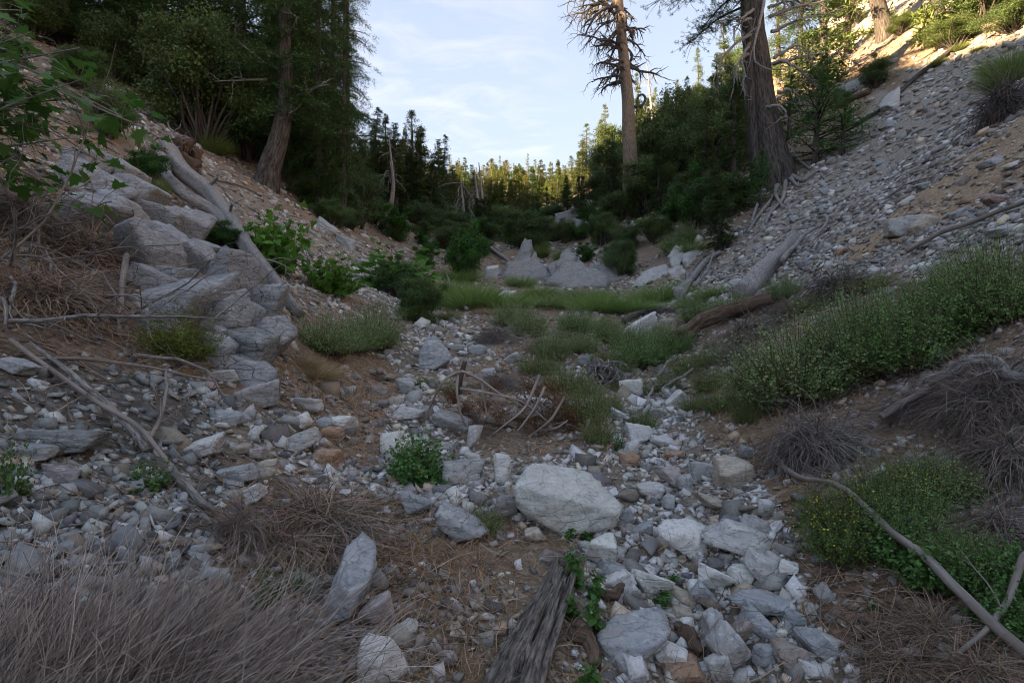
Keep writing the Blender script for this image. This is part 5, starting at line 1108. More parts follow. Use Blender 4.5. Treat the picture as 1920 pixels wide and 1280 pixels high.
# ------------------------------------------------------------------ low plants (unit: about 1 wide)
def twig_mound(seed, n=1100, hgt=.5, rad=.0035, spread=.5, col_=(1, 1, 1), up=.3, droop=1., lean=(0, 0), curl=.19):
    r = np.random.RandomState(seed); S_ = 7; az = r.rand(n) * 6.283; L = r.uniform(.35, .75, n) * spread * 2
    p0 = np.stack([r.normal(size=n) * .09 * spread * 2, r.normal(size=n) * .09 * spread * 2, r.uniform(.0, hgt * .55, n)], -1)
    el = up + r.normal(size=n) * .6
    d = np.stack([np.cos(az) * np.cos(el) + lean[0], np.sin(az) * np.cos(el) + lean[1], np.sin(el)], -1); d = nrm(d)
    k = r.rand(n) < .3; d[k] = rdir(r, int(k.sum()), .1); p0[k] = np.stack([r.normal(size=k.sum()) * .22, r.normal(size=k.sum()) * .22, r.uniform(0, hgt * .55, k.sum())], -1) * spread * 2; L[k] *= .6; p0[k, 2] *= np.clip(1.2 - np.hypot(p0[k, 0], p0[k, 1]) / spread, .1, 1)
    P = [p0]; st = L / (S_ - 1)
    for i in range(S_ - 1):
        d = nrm(d + np.array([0, 0, -droop * .28]) + r.normal(size=(n, 3)) * curl); q = P[-1] + d * st[:, None]; q[:, 2] = np.maximum(q[:, 2], -.1 + .02 * r.rand(n)); P.append(q)
    P = np.stack(P, 1); R = rad * r.uniform(.6, 1.3, n)[:, None] * np.linspace(1.2, .4, S_)[None]
    mb = MB(); c = np.array(col_)[None] * r.uniform(.35, 1.5, (n, 1)) * (1 + .08 * r.normal(size=(n, 3)))
    tubes(mb, P, R, 3, c); return mb.mesh('twigs', M['twig'])
def leafy(seed, ns=220, nl=22, leaf=.022, hgt=.8, col_=(.06, .10, .045), tpl=LEAF, wid=.6, spread=.42, stemc=(.7, .62, .5), tipflower=None, droop=.05, top=.3, bend=.35):
    r = np.random.RandomState(seed); S_ = 6; az = r.rand(ns) * 6.283; q = np.sqrt(r.rand(ns)) * spread
    b0 = np.stack([np.cos(az) * q * .55, np.sin(az) * q * .55, np.zeros(ns)], -1); H_ = hgt * r.uniform(.3, 1.2, ns) * (1 - .45 * (q / spread) ** 2)
    tip = np.stack([np.cos(az) * q * 1.15, np.sin(az) * q * 1.15, H_], -1) + r.normal(size=(ns, 3)) * .055
    u = np.linspace(0, 1, S_); P = b0[:, None] * (1 - u)[None, :, None] + tip[:, None] * u[None, :, None]; P[..., 2] += (np.sin(u * math.pi) * .04)[None]
    P += r.normal(size=P.shape) * .009
    ms = MB(); tubes(ms, P, .0028 * np.linspace(1.2, .4, S_)[None] * r.uniform(.6, 1.2, (ns, 1)), 3, np.array(stemc)[None] * r.uniform(.5, 1.3, (ns, 1)))
    a = r.uniform(.12, 1, (ns, nl)); i = np.minimum((a * (S_ - 1)).astype(int), S_ - 2); fr = (a * (S_ - 1) - i)[..., None]; B = np.arange(ns)[:, None]
    C = (P[B, i] * (1 - fr) + P[B, i + 1] * fr).reshape(-1, 3); n = len(C); D = rdir(r, n, .15); C = C + D * leaf * .3
    ml = MB(); cc = cvar(r, col_, n, .3, .12) * np.repeat(r.uniform(.7, 1.3, ns), nl)[:, None]
    k = leaf * r.uniform(.6, 1.4, n) * (1.25 - .6 * a.reshape(-1))
    scatter(ml, tpl, C, D, rdir(r, n, .9), k, k * wid, cc)
    out = {'stems': ms.mesh('stems', M['twig']), 'leaves': ml.mesh('leaves', M['leaf'])}
    if tipflower:
        nf = tipflower[1]; mf = MB(); kk = r.randint(0, ns, nf); C = P[kk, r.randint(3, 6, nf)] + r.normal(size=(nf, 3)) * .02
        scatter(mf, LEAF, C, rdir(r, nf, .5), rdir(r, nf, 1), tipflower[2], tipflower[2] * .9, cvar(r, tipflower[0], nf, .2, .05)); out['flowers'] = mf.mesh('flowers', M['leaf'])
    return out
def blades(seed, n=900, hgt=.7, w=.006, spread=.35, fan=.5, col_=(.07, .11, .045), tipc=None, bend=.25, m='leaf', lean=(0, 0)):
    r = np.random.RandomState(seed); S_ = 4; az = r.rand(n) * 6.283; q = np.sqrt(r.rand(n)) * spread
    b0 = np.stack([np.cos(az) * q, np.sin(az) * q, np.zeros(n)], -1) * .6; L = hgt * r.uniform(.5, 1.05, n) * (1 - .4 * (q / spread) ** 2)
    d = np.stack([np.cos(az) * fan * q / spread + lean[0], np.sin(az) * fan * q / spread + lean[1], np.ones(n)], -1) + r.normal(size=(n, 3)) * .14; d = nrm(d); P = [b0]
    for i in range(S_ - 1): d = nrm(d + r.normal(size=(n, 3)) * .08 + np.stack([np.cos(az) * bend * .3, np.sin(az) * bend * .3, -bend * .35 * np.ones(n)], -1)); P.append(P[-1] + d * (L / (S_ - 1))[:, None])
    P = np.stack(P, 1); sd_ = nrm(np.cross(d, rdir(r, n))); ww = w * np.array([1, .9, .6, .1]); V = np.stack([P + sd_[:, None] * ww[None, :, None] / 2, P - sd_[:, None] * ww[None, :, None] / 2], 2)
    i = np.arange(S_ - 1) * 2; f = np.stack([i, i + 1, i + 3, i + 2], -1); f = (np.arange(n)[:, None, None] * S_ * 2 + f[None]).reshape(-1, 4)
    c = cvar(r, col_, n, .35, .1); c = np.repeat(c, S_ * 2, 0); mb = MB(); mb.add(V, f, c); return mb.mesh('blades', M[m])
TW = {'a': twig_mound(1, 1500, .5, .0032), 'b': twig_mound(2, 1500, .6, .0032, col_=(1.05, 1., .95), up=.2, droop=1.2), 'c': twig_mound(3, 1700, .35, .0042, col_=(1.15, .98, .82), up=0, droop=.7, curl=.16),
      'dark': twig_mound(4, 1300, .55, .004, col_=(.6, .57, .58), up=.25), 'big': twig_mound(5, 2600, .55, .0022, col_=(1.05, 1., .97), up=.35, droop=.9)}
LF = {'sage': leafy(1, 480, 30, .022, .75, (.22, .27, .16)), 'sage2': leafy(2, 440, 30, .022, .85, (.19, .26, .135)), 'deep': leafy(3, 460, 30, .024, .75, (.14, .225, .095)),
      'heart': leafy(4, 150, 16, .055, .8, (.085, .16, .065), HEART, .95, .42), 'small': leafy(5, 40, 14, .06, .8, (.07, .12, .05), HEART, .95, .34), 'sprig': leafy(6, 5, 16, .16, 1.3, (.065, .13, .045), HEART, .95, .12),
      'lance': leafy(7, 150, 20, .065, .8, (.13, .15, .035), LEAF, .25, .46, (.9, .85, .4)), 'yellow': leafy(8, 330, 22, .022, .7, (.09, .145, .045), LEAF, .8, .45, tipflower=((.55, .42, .04), 190, .022)),
      'ragged': leafy(9, 260, 20, .024, .7, (.16, .2, .085)), 'maple': leafy(10, 36, 12, .13, .95, (.075, .15, .03), MAPLE, 1., .5, (.5, .4, .35))}
BL = {'green': blades(1, 1500, .75, .006, .5, .9, (.15, .205, .08)), 'green2': blades(2, 1200, .65, .007, .5, 1.1, (.17, .205, .11), bend=.3), 'dry': blades(3, 900, .6, .005, .4, .7, (.30, .24, .14), m='straw', bend=.35),
      'olive': blades(4, 1200, .8, .006, .35, .5, (.13, .15, .06)), 'drysp': blades(5, 110, .75, .005, .42, .9, (.36, .29, .18), m='straw', bend=.5)}
def place(cx, yb, w, h, Y=None, tilt=.35, sink=.02):
    p = at(cx, yb) if Y is None else at_depth(cx, Y); s = p.y / F; n = normal_at(p); up = Vector((0, 0, 1)).lerp(n, tilt).normalized()
    q = up.to_track_quat('Z', 'Y') 
    return p - Vector((0, 0, sink)), s, (q @ Euler((0, 0, random.uniform(0, 6.28))).to_quaternion()).to_euler()
def mound(k, cx, yb, w, h, label, Y=None, tilt=.6, hk=.5, **kw):
    p, s, e = place(cx, yb, w, h, Y, tilt); t = thing('dead_brush', label, 'dead shrub', p, e, (w * s, w * s, h * s / hk), 'grey dead brush mounds')
    obj('twigs', TW[k], t); return t
def plant(k, cx, yb, w, h, label, group=None, name='leafy_shrub', cat='shrub', tint=(1, 1, 1), Y=None, tilt=.25, hk=.8):
    p, s, e = place(cx, yb, w, h, Y, tilt); t = thing(name, label, cat, p, e, (w * s * 1.05, w * s * 1.05, h * s / hk), group)
    if k in ('sage', 'sage2', 'deep', 'ragged') and 'group' and yb < 860: t.scale = (t.scale[0] * 1.18, t.scale[1] * 1.18, t.scale[2] * 1.3)
    for a, me in LF[k].items():
        q = obj(a, me, t, color=(1, 1, 1) if a == 'flowers' else tint)
        if a == 'flowers': kind(q, 'stuff')
    return t
def tuft(k, cx, yb, w, h, label,  group='green brushy tufts on the flat', name='grass_tuft', cat='grass tuft', tint=(1, 1, 1), tilt=.25, hk=.7, Y=None):
    cx += random.uniform(-12, 12); yb += random.uniform(-7, 7)
    p, s, e = place(cx, yb, w, h, Y, tilt); t = tag(obj(name, BL[k], None, p, e, (w * s * 1.25, w * s * 1.25, h * s * random.uniform(.9, 1.4) / hk), tint), label, cat, group); return t
for a in (
 ('a', 1535, 858, 230, 100, 'drooping grey mound of dead stems above the long straight pole'), ('big', 1880, 775, 260, 110, 'huge grey thatch of dead stems filling the right edge'), ('big', 1730, 765, 150, 40, 'grey stems left end of the huge thatch'),
 ('b', 1900, 880, 230, 90, 'grey dead thatch under the arching root at the right edge'), ('b', 1890, 1010, 200, 80, 'dark grey dead stems behind the lower right greenery'), ('c', 1760, 1190, 200, 60, 'flattened brown stems below the long pole on the right'), ('c', 1700, 1240, 190, 50, 'brown flattened dead stems at the bottom right'), ('c', 1840, 1260, 200, 60, 'matted brown stems in the bottom right corner'),
 ('dark', 1575, 560, 130, 62, 'round dark grey brush on the scree'), ('b', 1410, 640, 140, 54, 'grey dead thatch over the rotten log'), ('b', 1480, 595, 110, 40, 'low grey thatch behind the rotten log'), ('a', 1385, 680, 90, 40, 'thin grey brush below the rotten log'),
 ('dark', 1895, 215, 120, 70, 'dark grey hanging brush on the right edge below the olive tuft'),
 ('c', 590, 975, 290, 60, 'brown pile of flattened dead stems left of centre'), ('c', 520, 1020, 220, 55, 'brown dead stems hanging below the brown pile'), ('b', 640, 1010, 170, 55, 'dead stems draping over the big slanted slab'), ('b', 440, 1010, 150, 70, 'dark dead stems at the left end of the brown pile'),
 ('a', 930, 640, 90, 34, 'small pale brown drooping mound on the rise'), ('a', 940, 730, 110, 36, 'dry drooping mound above the dead pine branch'), ('b', 1010, 660, 60, 30, 'dull drooping tuft right of the small mound'), ('a', 1245, 590, 60, 20, 'low brown thatch on the charred log'),
 ('a', 1165, 580, 60, 20, 'flat dead brush on the green flat'), ('c', 80, 560, 260, 70, 'tangle of dead twigs on the left slope'), ('c', 160, 480, 220, 70, 'dead twigs under the maple branch'), ('b', 40, 430, 200, 80, 'dead grey brush at the left edge'), ('c', 880, 800, 130, 30, 'brown litter under the dead pine branch'), ('dark', 300, 420, 60, 40, 'dark dead brush beside the fallen log')
 ): mound(*a)
# bottom left fan of long grey stems
def stem_fan():
    r = np.random.RandomState(14); pts = []
    bases = [(100, 1330), (250, 1330), (400, 1310), (20, 1330), (560, 1290), (-60, 1300), (330, 1240), (480, 1220), (150, 1240)]
    labs = ['long grey dead stems fanning up right at the bottom left', 'grey dead stem clump at the bottom edge left of centre', 'fine grey stem clump leaning right at the bottom', 'grey stems rising at the bottom left corner', 'thin grey stems beside the white banded block', 'upright grey stems at the left edge', 'grey stem clump behind the bottom fan', 'fine stems below the brown pile', 'sparse grey stems over the dark talus']
    for bi, ((x, y), lab) in enumerate(zip(bases, labs)):
        p = at(x, min(y, 1330)); s = p.y / F; n = (520, 480, 260, 400, 90, 240, 170, 80, 140)[bi]; S_ = 8
        az = r.normal(size=n) * .55 + (.35 if bi not in (3, 5) else .8); el = r.uniform(.25, 1.25, n) * (1 if bi not in (3, 5) else 1.3)
        if bi in (2, 4, 7): el *= .7; az -= .2
        b0 = r.normal(size=(n, 3)) * np.array([.16, .12, .01]); d = np.stack([np.cos(az) * np.cos(el), np.sin(az) * np.cos(el), np.sin(el)], -1); L = r.uniform(.18, .50, n); P = [b0]
        for i in range(S_ - 1): d = nrm(d + r.normal(size=(n, 3)) * .13 + np.array([0, 0, -.03])); P.append(P[-1] + d * (L / (S_ - 1))[:, None])
        mb = MB(); tubes(mb, np.stack(P, 1), .0015 * r.uniform(.7, 1.3, (n, 1)) * np.linspace(1.2, .5, S_)[None], 3, np.array([[1.8, 1.74, 1.68]]) * r.uniform(.35, 1.3, (n, 1)))
        t = thing('dead_brush', lab, 'dead shrub', p, group='grey dead brush mounds'); obj('twigs', mb.mesh('twigs', M['twig']), t)
stem_fan()
for a in (
 ('sage', 1500, 745, 250, 130, 'broad grey-green leafy shrub with upright stems on the right bank'), ('sage', 1420, 770, 130, 90, 'left end of the grey-green leafy bank'), ('sage2', 1610, 690, 200, 120, 'grey-green shrub behind the broad one on the right'),
 ('deep', 1700, 690, 200, 130, 'deeper green leafy shrub on the right bank'), ('deep', 1790, 630, 190, 110, 'deep green shrub up the right bank'), ('sage2', 1880, 600, 180, 120, 'leafy shrub at the right edge of the bank'), ('deep', 1640, 640, 130, 70, 'leafy shrub at the back of the right bank'), ('sage2', 1830, 550, 160, 70, 'thin stemmed shrub above the right bank'), ('ragged', 1740, 560, 120, 50, 'pale low leafy plant on the scree edge'),
 ('sage', 610, 660, 130, 62, 'grey-green shrub right of the outcrop foot'), ('sage', 700, 650, 110, 70, 'grey-green shrub beside the left bank'), ('sage2', 660, 655, 100, 50, 'low green shrub between the two grey-green shrubs'),
 ('sage', 990, 632, 80, 50, 'grey-green shrub behind the small drooping mound'), ('sage', 1035, 672, 76, 52, 'upright grey-green shrub in the middle by the stump'), ('deep', 1205, 685, 110, 50, 'dark green shrub on the bank above the wash'), ('sage2', 1140, 640, 70, 40, 'green shrub left of the slanting white rock'), ('deep', 1260, 660, 90, 44, 'green shrub in front of the rotten log'),
 ('ragged', 1095, 790, 110, 80, 'loose yellow-green plant right of the dead pine branch'), ('ragged', 1060, 730, 100, 50, 'yellow-green growth behind the pine branch'), ('ragged', 1120, 830, 70, 60, 'green growth at the end of the pine branch'), ('ragged', 1185, 740, 90, 36, 'low green plant around the white rounded rock'), ('ragged', 1205, 800, 60, 40, 'small green plant in the middle of the wash'), ('small', 1160, 845, 30, 50, 'small blue-green plant in the wash'),
 ('ragged', 1350, 770, 80, 50, 'patchy green plant on the dry right bank'), ('ragged', 1400, 790, 60, 60, 'narrow green plant left of the drooping mound'), ('ragged', 1330, 730, 80, 50, 'thin green plant above the dry right bank'), ('ragged', 1250, 730, 60, 40, 'sparse green plant by the whitish block'),
 ('sage2', 1470, 560, 70, 36, 'green clump beside the thick bleached log'), ('ragged', 1530, 580, 90, 34, 'green low growth left of the round grey brush'), ('sage', 1370, 590, 90, 36, 'grey-green growth behind the rotten log'), ('sage2', 1310, 600, 80, 34, 'grey-green plant at the foot of the thick log'), ('ragged', 1640, 540, 90, 30, 'green spots on the scree right of the round brush'), ('ragged', 850, 735, 60, 20, 'tiny green plant among the middle stones'), ('ragged', 790, 720, 50, 16, 'small low green plant in the gravel'),
 ('small', 275, 915, 110, 66, 'small green plant over the bleached pole'), ('small', 15, 935, 80, 130, 'green leafy stems at the left edge'), ('small', 500, 1150, 80, 110, 'green stems growing through the dead stems'), ('small', 560, 1120, 60, 70, 'small green stems in front of the slanted slab'),
 ('heart', 785, 905, 135, 100, 'bushy heart-leaved green plant in the middle foreground'), ('ragged', 900, 990, 110, 60, 'blue-green low plant left of the largest boulder'), ('small', 985, 965, 34, 50, 'small leafy sprig against the largest boulder'),
 ('yellow', 1590, 1040, 190, 140, 'yellow-flowered green shrub crossed by the long pole'), ('yellow', 1660, 960, 170, 120, 'yellow-flowered shrub behind the pole'), ('heart', 1700, 1055, 130, 90, 'heart-leaved green shrub below the yellow flowers'), ('deep', 1820, 1090, 170, 100, 'dark green leafy shrub at the lower right'), ('heart', 1905, 1190, 110, 80, 'leafy green shrub in the lower right corner'), ('sage', 1800, 1050, 170, 90, 'grey-leaved shrub behind the lower right greenery'), ('small', 1640, 1140, 40, 24, 'tiny green sprout under the long pole'),
 ('ragged', 1010, 700, 90, 44, 'yellow-green plant between the drooping mounds'), ('ragged', 1150, 700, 90, 40, 'bright green low plant above the grey stump roots'), ('sage', 1090, 660, 70, 36, 'grey-green plant left of the grey stump roots'), ('sage2', 1180, 655, 80, 40, 'green plant between the stump roots and the rotten log'), ('ragged', 1290, 700, 80, 40, 'green plant below the broken log end'), ('ragged', 1340, 680, 90, 40, 'grey-green plant right of the broken log end'),
 ('sage', 960, 610, 80, 40, 'grey-green plant at the back of the small rise'), ('sage2', 1080, 625, 80, 40, 'green plant around the dark broken stump'), ('ragged', 1130, 680, 60, 30, 'small green plant at the top of the stump roots'), ('ragged', 1140, 770, 70, 40, 'yellow-green plant left of the narrow wash'), ('ragged', 1100, 745, 70, 40, 'green plant above the needle clusters'), ('sage', 1240, 640, 70, 30, 'pale green plant behind the broken log end'), ('ragged', 1300, 770, 60, 36, 'loose green plant beside the whitish block'), ('sage', 770, 600, 60, 40, 'dull green plant under the dark low shrub'), ('ragged', 840, 600, 50, 24, 'low weed at the head of the wash'),
 ('heart', 1760, 1095, 150, 100, 'lush heart-leaved plant low on the right by the pole'), ('yellow', 1560, 985, 130, 100, 'left end of the yellow-flowered growth'), ('heart', 1870, 1165, 110, 80, 'heart-leaved plant left of the curved grey branch'), ('deep', 1700, 1000, 170, 110, 'green leafy growth above the long pole'), ('sage2', 1760, 940, 190, 90, 'grey-green growth under the arching root'), ('yellow', 1740, 920, 150, 90, 'yellow-dotted growth below the short grey pole'), ('heart', 1900, 1110, 130, 110, 'leafy plant at the right edge below the dark stems'),
 ('sage2', 1270, 470, 70, 30, 'green brush on the pale outcrop'), ('sage2', 1290, 455, 50, 30, 'grey-green tuft on the right bank outcrop')
 ): plant(*a, group='leafy green shrubs and plants')
for i, (x, y, w, h, lab) in enumerate(((1078, 1100, 34, 100, 'tall green sprig growing beside the split log'), (1095, 1010, 28, 60, 'leafy sprig below the largest boulder'), (1110, 1120, 30, 70, 'second leafy sprig right of the tall sprig'), (1062, 1010, 22, 40, 'tiny sprig under the boulder edge'), (1118, 1200, 40, 120, 'leafy sprig left of the large angular rock'), (1075, 1160, 30, 70, 'low leafy sprig at the log side'), (1105, 1290, 36, 90, 'sprig rising from the bottom edge'), (1258, 1095, 20, 40, 'small sprig above the tan loaf-shaped stone'), (1236, 1135, 30, 50, 'small leafy sprig left of the tan stone'))):
    plant('sprig', x, y, w * 2.4, h, lab, 'leafy sprigs between the foreground rocks', 'sprig', 'plant', hk=1.25)
plant('lance', 335, 665, 165, 96, 'yellow-green narrow-leaved shrub in front of the outcrop', name='leafy_shrub')
plant('maple', 505, 510, 130, 130, 'bright green maple sapling over the fallen log', 'maple saplings', 'maple_sapling', 'sapling', hk=.95)
plant('maple', 615, 550, 100, 85, 'green maple sapling on the slope right of the log', 'maple saplings', 'maple_sapling', 'sapling', hk=.95)
plant('maple', 735, 545, 150, 85, 'maple sapling above the dark shrub on the left bank', 'maple saplings', 'maple_sapling', 'sapling', hk=.95, tint=(.8, .9, .9))
for a in (
 ('green', 840, 560, 100, 54, 'tall green brushy tuft left of the flat'), ('green', 890, 575, 110, 54, 'green brushy tuft below the round bush'), ('green', 940, 570, 90, 36, 'green tuft right of the tall tuft'), ('green2', 975, 535, 50, 30, 'small green tuft in front of the crag'), ('olive', 1020, 478, 40, 26, 'olive tuft beside the pointed crag'), ('olive', 1050, 500, 40, 28, 'olive green tuft between the outcrops'), ('green2', 1020, 575, 90, 40, 'grey-green tuft in the middle of the flat'), ('green2', 1075, 580, 100, 40, 'green tuft in the middle of the flat'),
 ('green', 1130, 585, 100, 40, 'green tuft right of middle on the flat'), ('green', 1190, 580, 100, 40, 'green tuft behind the charred log'), ('green', 1245, 570, 100, 44, 'tall green tuft at the right of the flat'), ('green2', 1300, 575, 80, 34, 'green tuft before the rough split log'), ('green2', 1105, 610, 80, 30, 'front green tuft on the flat by the jagged stump'), ('green', 1010, 555, 60, 26, 'small far tuft on the flat'), ('green2', 1090, 555, 90, 26, 'far green tuft under the outcrop'), ('green', 860, 530, 70, 30, 'far green tuft under the round bush'), ('green2', 1350, 560, 70, 30, 'green tuft by the thick bleached log'),
 ('dry', 912, 590, 44, 26, 'small straw yellow tuft on the green flat'), ('dry', 590, 700, 130, 60, 'big straw yellow tuft below the grey-green shrub'), ('dry', 560, 680, 70, 40, 'straw tuft at the foot of the outcrop'),
 ('olive', 1895, 165, 110, 70, 'olive yellow tuft at the right edge of the scree'), ('green2', 1900, 130, 80, 60, 'green upright tuft at the right edge above the olive one'), ('olive', 1768, 126, 30, 14, 'small yellow-green tuft high on the scree'), ('olive', 1808, 100, 34, 14, 'small yellow-green tuft under the corner bush'), ('olive', 1676, 196, 18, 8, 'tiny yellow-green tuft on the pale high slab'), ('olive', 1835, 94, 28, 10, 'tiny tuft right of the small yellow-green tuft'),
 ('olive', 335, 228, 56, 34, 'olive brushy tuft on the left talus edge'), ('olive', 415, 290, 60, 36, 'dry olive tuft above the fallen log'), ('olive', 300, 372, 40, 30, 'dull green tuft between outcrop and root plate'), ('green2', 1300, 470, 60, 30, 'brushy tuft on the right bank slope'), ('dry', 1015, 560, 40, 24, 'pale dry tuft on the flat')
 ): tuft(*a)
# dry grass as ground cover
def dry_grass():
    r = np.random.RandomState(21); n = 26000
    t = np.exp(r.rand(n) * (math.log(16) - math.log(2.1)) + math.log(2.1)); a = r.uniform(-.85, .85, n); X = t * np.sin(a); Yv = t * np.cos(a); Zv = height(X, Yv); zs, px, py = zones(X, Yv, Zv)
    p = np.full(n, .45); 
    for k, d in (('dark', .02), ('pale', .01), ('sand', .02), ('wash', .22), ('edge', .08), ('brush', .7), ('dry', 1.), ('dry2', 1.), ('dry3', 1.), ('litter', .8)): p[zs[k]] = d
    k = r.rand(n) < p * np.clip(.5 + fbm(X * 2, Yv * 2, 2, 3), .1, 1); X, Yv, Zv = X[k], Yv[k], Zv[k]; n = len(X); t = t[k]
    m = 3; X = np.repeat(X, m) + r.normal(size=n * m) * .03; Yv = np.repeat(Yv, m) + r.normal(size=n * m) * .03; t = np.repeat(t, m); n *= m
    P0 = np.stack([X, Yv, height(X, Yv)], -1); d = rdir(r, n, .9); L = r.uniform(.03, .13, n) * (1 + t * .03); P1 = P0 + d * (L * .5)[:, None]; d2 = nrm(d + rdir(r, n, -.3) * .6); P2 = P1 + d2 * (L * .5)[:, None]
    P = np.stack([P0, P1, P2], 1); R = (.0010 + .00028 * t)[:, None] * np.array([[1, .8, .3]])
    sd_ = nrm(np.cross(d, rdir(r, n)))[:, None] * R[..., None] * 1.3; V = np.stack([P + sd_, P - sd_], 2).reshape(-1, 3); q = np.array([[0, 1, 3, 2], [2, 3, 5, 4]])
    mb = MB(); mb.add(V, (np.arange(n)[:, None, None] * 6 + q[None]).reshape(-1, 4), np.repeat(cvar(r, (.30, .21, .13), n, .4, .1), 6, 0)); o = kind(obj('dry_grass', mb.mesh('dry_grass', M['straw'])), 'stuff'); tag(o, 'thin brown dry grass covering the banks between the rocks', 'dry grass')
dry_grass()
def litter():
    r = np.random.RandomState(22); n = 16000
    t = np.exp(r.rand(n) * (math.log(22) - math.log(2.1)) + math.log(2.1)); a = r.uniform(-.88, .88, n); X = t * np.sin(a); Yv = t * np.cos(a); Zv = height(X, Yv); zs, px, py = zones(X, Yv, Zv)
    p = np.full(n, .28)
    for k, d in (('dark', .25), ('pale', .06), ('sand', .05), ('wash', .12), ('edge', .15), ('brush', 1.), ('dry', .4), ('dry2', .4), ('dry3', .4), ('litter', 1.)): p[zs[k]] = d
    k = r.rand(n) < p; X, Yv, t = X[k], Yv[k], t[k]; n = len(X); S_ = 5
    az = r.rand(n) * 6.283; L = r.uniform(.06, .32, n) * (1 + .05 * t); bend = r.normal(size=n) * .5; xs = [X]; ys = [Yv]
    for i in range(S_ - 1): az = az + bend / S_ + r.normal(size=n) * .12; xs.append(xs[-1] + np.cos(az) * L / S_); ys.append(ys[-1] + np.sin(az) * L / S_)
    X = np.stack(xs, 1); Yv = np.stack(ys, 1); lift = r.rand(n, 1) * .05; P = np.stack([X, Yv, height(X, Yv) + .01 + lift * np.linspace(0, 1, S_)[None] + .012 * r.rand(n, S_)], -1)
    R = (.0018 + .0004 * t)[:, None] * r.uniform(.5, 1.6, (n, 1)) * np.linspace(1, .5, S_)[None]; mb = MB(); tubes(mb, P, R, 3, np.array([[1.25, 1.05, .85]]) * r.uniform(.4, 1.4, (n, 1)))
    o = kind(obj('twig_litter', mb.mesh('twig_litter', M['twig'])), 'stuff'); tag(o, 'fallen twigs and woody litter strewn over the ground', 'litter')
litter()
# left slope: long dead twigs, each its own
def left_sticks():
    r = np.random.RandomState(33)
    for i in range(34):
        x, y = r.uniform(-10, 260), r.uniform(360, 640); p = at(x, y); L = r.uniform(.5, 1.5); a = r.normal() * .5 - .5; out = []
        blines(r, (0, 0, .12), (math.cos(a), -.3 + r.normal() * .4, math.sin(a) * .6), L, r.uniform(.007, .016), 1, out, .03, .12, (4,), 8, .4, spread=.7)
        c = 'long' if L > 1.05 else 'short'; v = 'upper' if y < 450 else ('middle' if y < 550 else 'lower'); h = 'at the left edge' if x < 90 else ('near the outcrop' if x > 180 else 'between edge and outcrop')
        t = thing('dead_twig', f'{c} dead {"brownish" if i % 2 == 0 else "pale"} {"thick" if out[0][1][0] > .0115 else "thin"} twig on {v} left slope, {h}', 'twig', p, group='dead twigs strewn on the left slope')
        obj('twig', lines_mesh('twig', out, M['grey' if i % 2 else 'twig'], 4), t)
left_sticks()
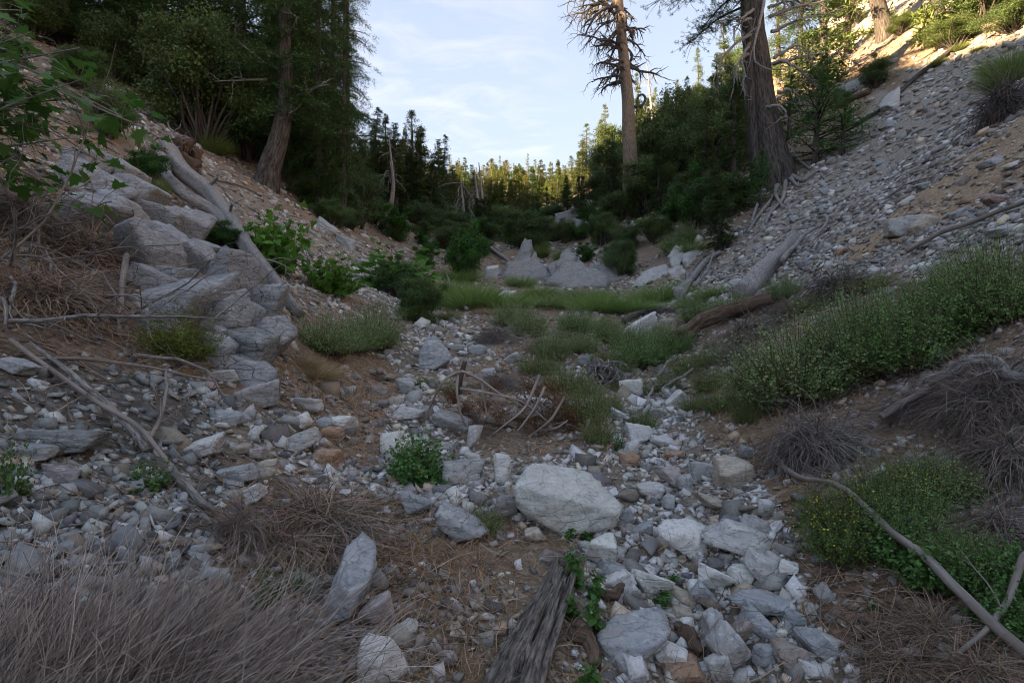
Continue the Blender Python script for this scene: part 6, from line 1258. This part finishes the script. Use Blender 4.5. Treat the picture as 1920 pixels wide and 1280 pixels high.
# the dead pine branch with brown needles
def pine_branch():
    p = at(960, 800); Y = p.y; s = Y / F; f = lambda x, y, d=0: P3(x, y, Y) - p + Vector((0, d, 0)); r = np.random.RandomState(6)
    t = thing('fallen_pine_branch', 'fallen dead pine bough with arching bare twigs and brown needles', 'branch', p)
    obj('limb', log_mesh([f(860, 775, .1), f(910, 795), f(960, 805), f(1020, 828), (f(1070, 850))], .045, .02, 10, 30, 3, 'bark', .15), t)
    obj('limb', log_mesh([f(1060, 848), f(1110, 868), f(1190, 888, -.15)], .014, .006, 8, 24, 4, 'rot', .15), t)
    obj('branch', log_mesh([f(872, 680, 0), f(866, 700), f(858, 735), f(850, 755, .1)], .018, .03, 8, 20, 5, 'deadbranch', .3), t)
    arcs = [[(870, 694), (845, 700), (825, 730), (808, 770), (795, 800)], [(870, 694), (900, 705), (940, 735), (985, 760)], [(862, 700), (861, 730), (868, 770), (880, 800)], [(1020, 662 + 60), (1000, 760), (970, 800)], [(1055, 740), (1030, 780), (990, 810)], [(1010, 700), (985, 760), (945, 790), (910, 820)], [(866, 725), (920, 732), (980, 745), (1030, 790)], [(1090, 800), (1062, 835), (1050, 850)], [(1010, 800), (1040, 795), (1060, 780)], [(905, 705), (910, 740), (915, 770)], [(1100, 780), (1080, 830), (1060, 850)], [(1140, 790), (1120, 825), (1095, 850)]]
    for i, l in enumerate(arcs):
        q = [f(*a, -.2 - .08 * math.sin(j)) for j, a in enumerate(l)]; P = smooth_path(q, 14); mb = MB(); tubes(mb, P[None], np.linspace(.016, .007, 14)[None], 5, (1.35, 1.3, 1.25)); out = []
        for k in range(4): blines(r, P[r.randint(4, 13)], (r.normal(), r.normal() * .5 - .2, r.normal() * .6 - .3), r.uniform(.08, .2), .0035, 1, out, .05, .15, (2,), 6)
        tubes(mb, np.array([x[0] for x in out]), np.array([x[1] for x in out]), 4); obj('branch', mb.mesh('branch', M['twig'], True), t)
    for (x, y, w) in ((985, 725, 20), (1000, 745, 24), (1020, 728, 24), (1040, 745, 22), (1030, 765, 26), (1010, 780, 26), (1045, 790, 24), (980, 790, 22), (1060, 810, 22), (905, 760, 18), (870, 770, 18), (935, 775, 18), (1060, 775, 18), (845, 745, 14), (1010, 800, 22), (975, 760, 20), (925, 730, 14), (1075, 795, 18)):
        n = 190; c0 = np.array(f(x, y - 6, r.uniform(-.2, .05))); C = c0 + r.normal(size=(n, 3)) * w * s * .42; D = rdir(r, n, -.5) + np.array([.5, 0, 0]); mb = MB()
        scatter(mb, LEAF, C, D, rdir(r, n), .10 * r.uniform(.6, 1.2, n), .0055, cvar(r, (.12, .065, .035), n, .45, .1)); obj('needle_cluster', mb.mesh('needle_cluster', M['straw']), t)
    for x, y, lab in ((705, 702, 'brown pine cone lying on the gravel below the triangular boulder'),):
        g = at(x, y + 5); c = thing('pine_cone', lab, 'pine cone', g + Vector((0, 0, .035)), (0, 1.5, .2)); n = 90; k = np.arange(n); a = k * 2.4; z = (k / n - .5) * .17; rr = .036 * np.sqrt(np.clip(1 - (z / .09) ** 2, .05, 1))
        C = np.stack([np.cos(a) * rr * .3, np.sin(a) * rr * .3, z], -1); D = np.stack([np.cos(a), np.sin(a), .5 + 0 * a], -1); mb = MB(); scatter(mb, LEAF, C, D, rdir(r, n, 2), rr * .95, .018, cvar(r, (.16, .075, .04), n, .3)); obj('scales', mb.mesh('scales', M['straw']), c)
pine_branch()
# maple bough reaching in at the upper left
def maple():
    r = np.random.RandomState(17); Y0 = 4.6
    p = at_depth(-120, Y0); t = thing('maple_tree', 'bigleaf maple bough with large lobed leaves hanging in from the upper left', 'tree', p)
    ends = [(60, 60), (150, 150), (230, 220), (120, 260), (60, 180), (20, 300), (180, 300), (100, 350), (20, 110), (270, 240), (150, 90), (200, 180), (60, 240), (150, 380), (10, 360), (90, 140), (180, 250), (40, 20)]
    out = []; leavesC = []; leavesD = []
    root = P3(-200, 330, Y0) - p
    obj('trunk', log_mesh([Vector((0, 0, -.2)), P3(-190, 500, Y0) - p, root, P3(-220, 0, Y0) - p], .11, .06, 10, 24, 1, 'bark', .1), t)
    for i, e in enumerate(ends):
        Y = Y0 + r.uniform(-.5, .9); b = P3(e[0], e[1], Y) - p; a = P3(-200, r.uniform(80, 400), Y0) - p; m = (a + b) / 2 + Vector((0, 0, .2)); P = smooth_path([a, m, b], 12); mb = MB()
        tubes(mb, P[None], np.linspace(.016, .004, 12)[None], 5); C = []; D = []
        for k in range(20):
            j = r.randint(4, 12); c = P[j] + r.normal(size=3) * np.array([.17, .2, .10]); tubes(mb, np.stack([P[j], (P[j] + c) / 2 + [0, 0, .03], c])[None], np.array([[.003, .002, .0015]]), 3); C.append(c); D.append((c - P[j]) + np.array([r.uniform(0, .1), 0, -.06]))
        obj('branch', mb.mesh('branch', M['twig']), t); n = len(C); ml = MB(); L = .15 * r.uniform(.55, 1.15, n)
        scatter(ml, MAPLE, np.array(C), np.array(D), rdir(r, n, 1.6), L, L, cvar(r, (.055, .115, .028), n, .3, .12)); obj('leaves', ml.mesh('leaves', M['leaf']), t)
maple()
print('rocks', NR[0], 'gravel', ng, 'objects', len(bpy.data.objects), 'tris', sum(len(m.loops) - 2 * len(m.polygons) for m in bpy.data.meshes))

def single_out():
    by = {}
    for o in S.objects:
        if o.parent is None and 'label' in o: by.setdefault(o['label'], []).append(o)
    W_ = ['first', 'second', 'third', 'fourth', 'fifth', 'sixth', 'seventh', 'eighth', 'ninth', 'tenth', 'eleventh', 'twelfth']
    for l, os_ in by.items():
        if len(os_) < 2: continue
        os_.sort(key=lambda o: o.location.x / max(o.location.y, .1))
        for i, o in enumerate(os_):
            e = ('left one' if i == 0 else 'right one') if len(os_) == 2 else (W_[i] + ' from left' if i < 12 else 'far right')
            if len(l.split()) + len(e.split()) <= 16: o['label'] = l + ', ' + e
single_out()
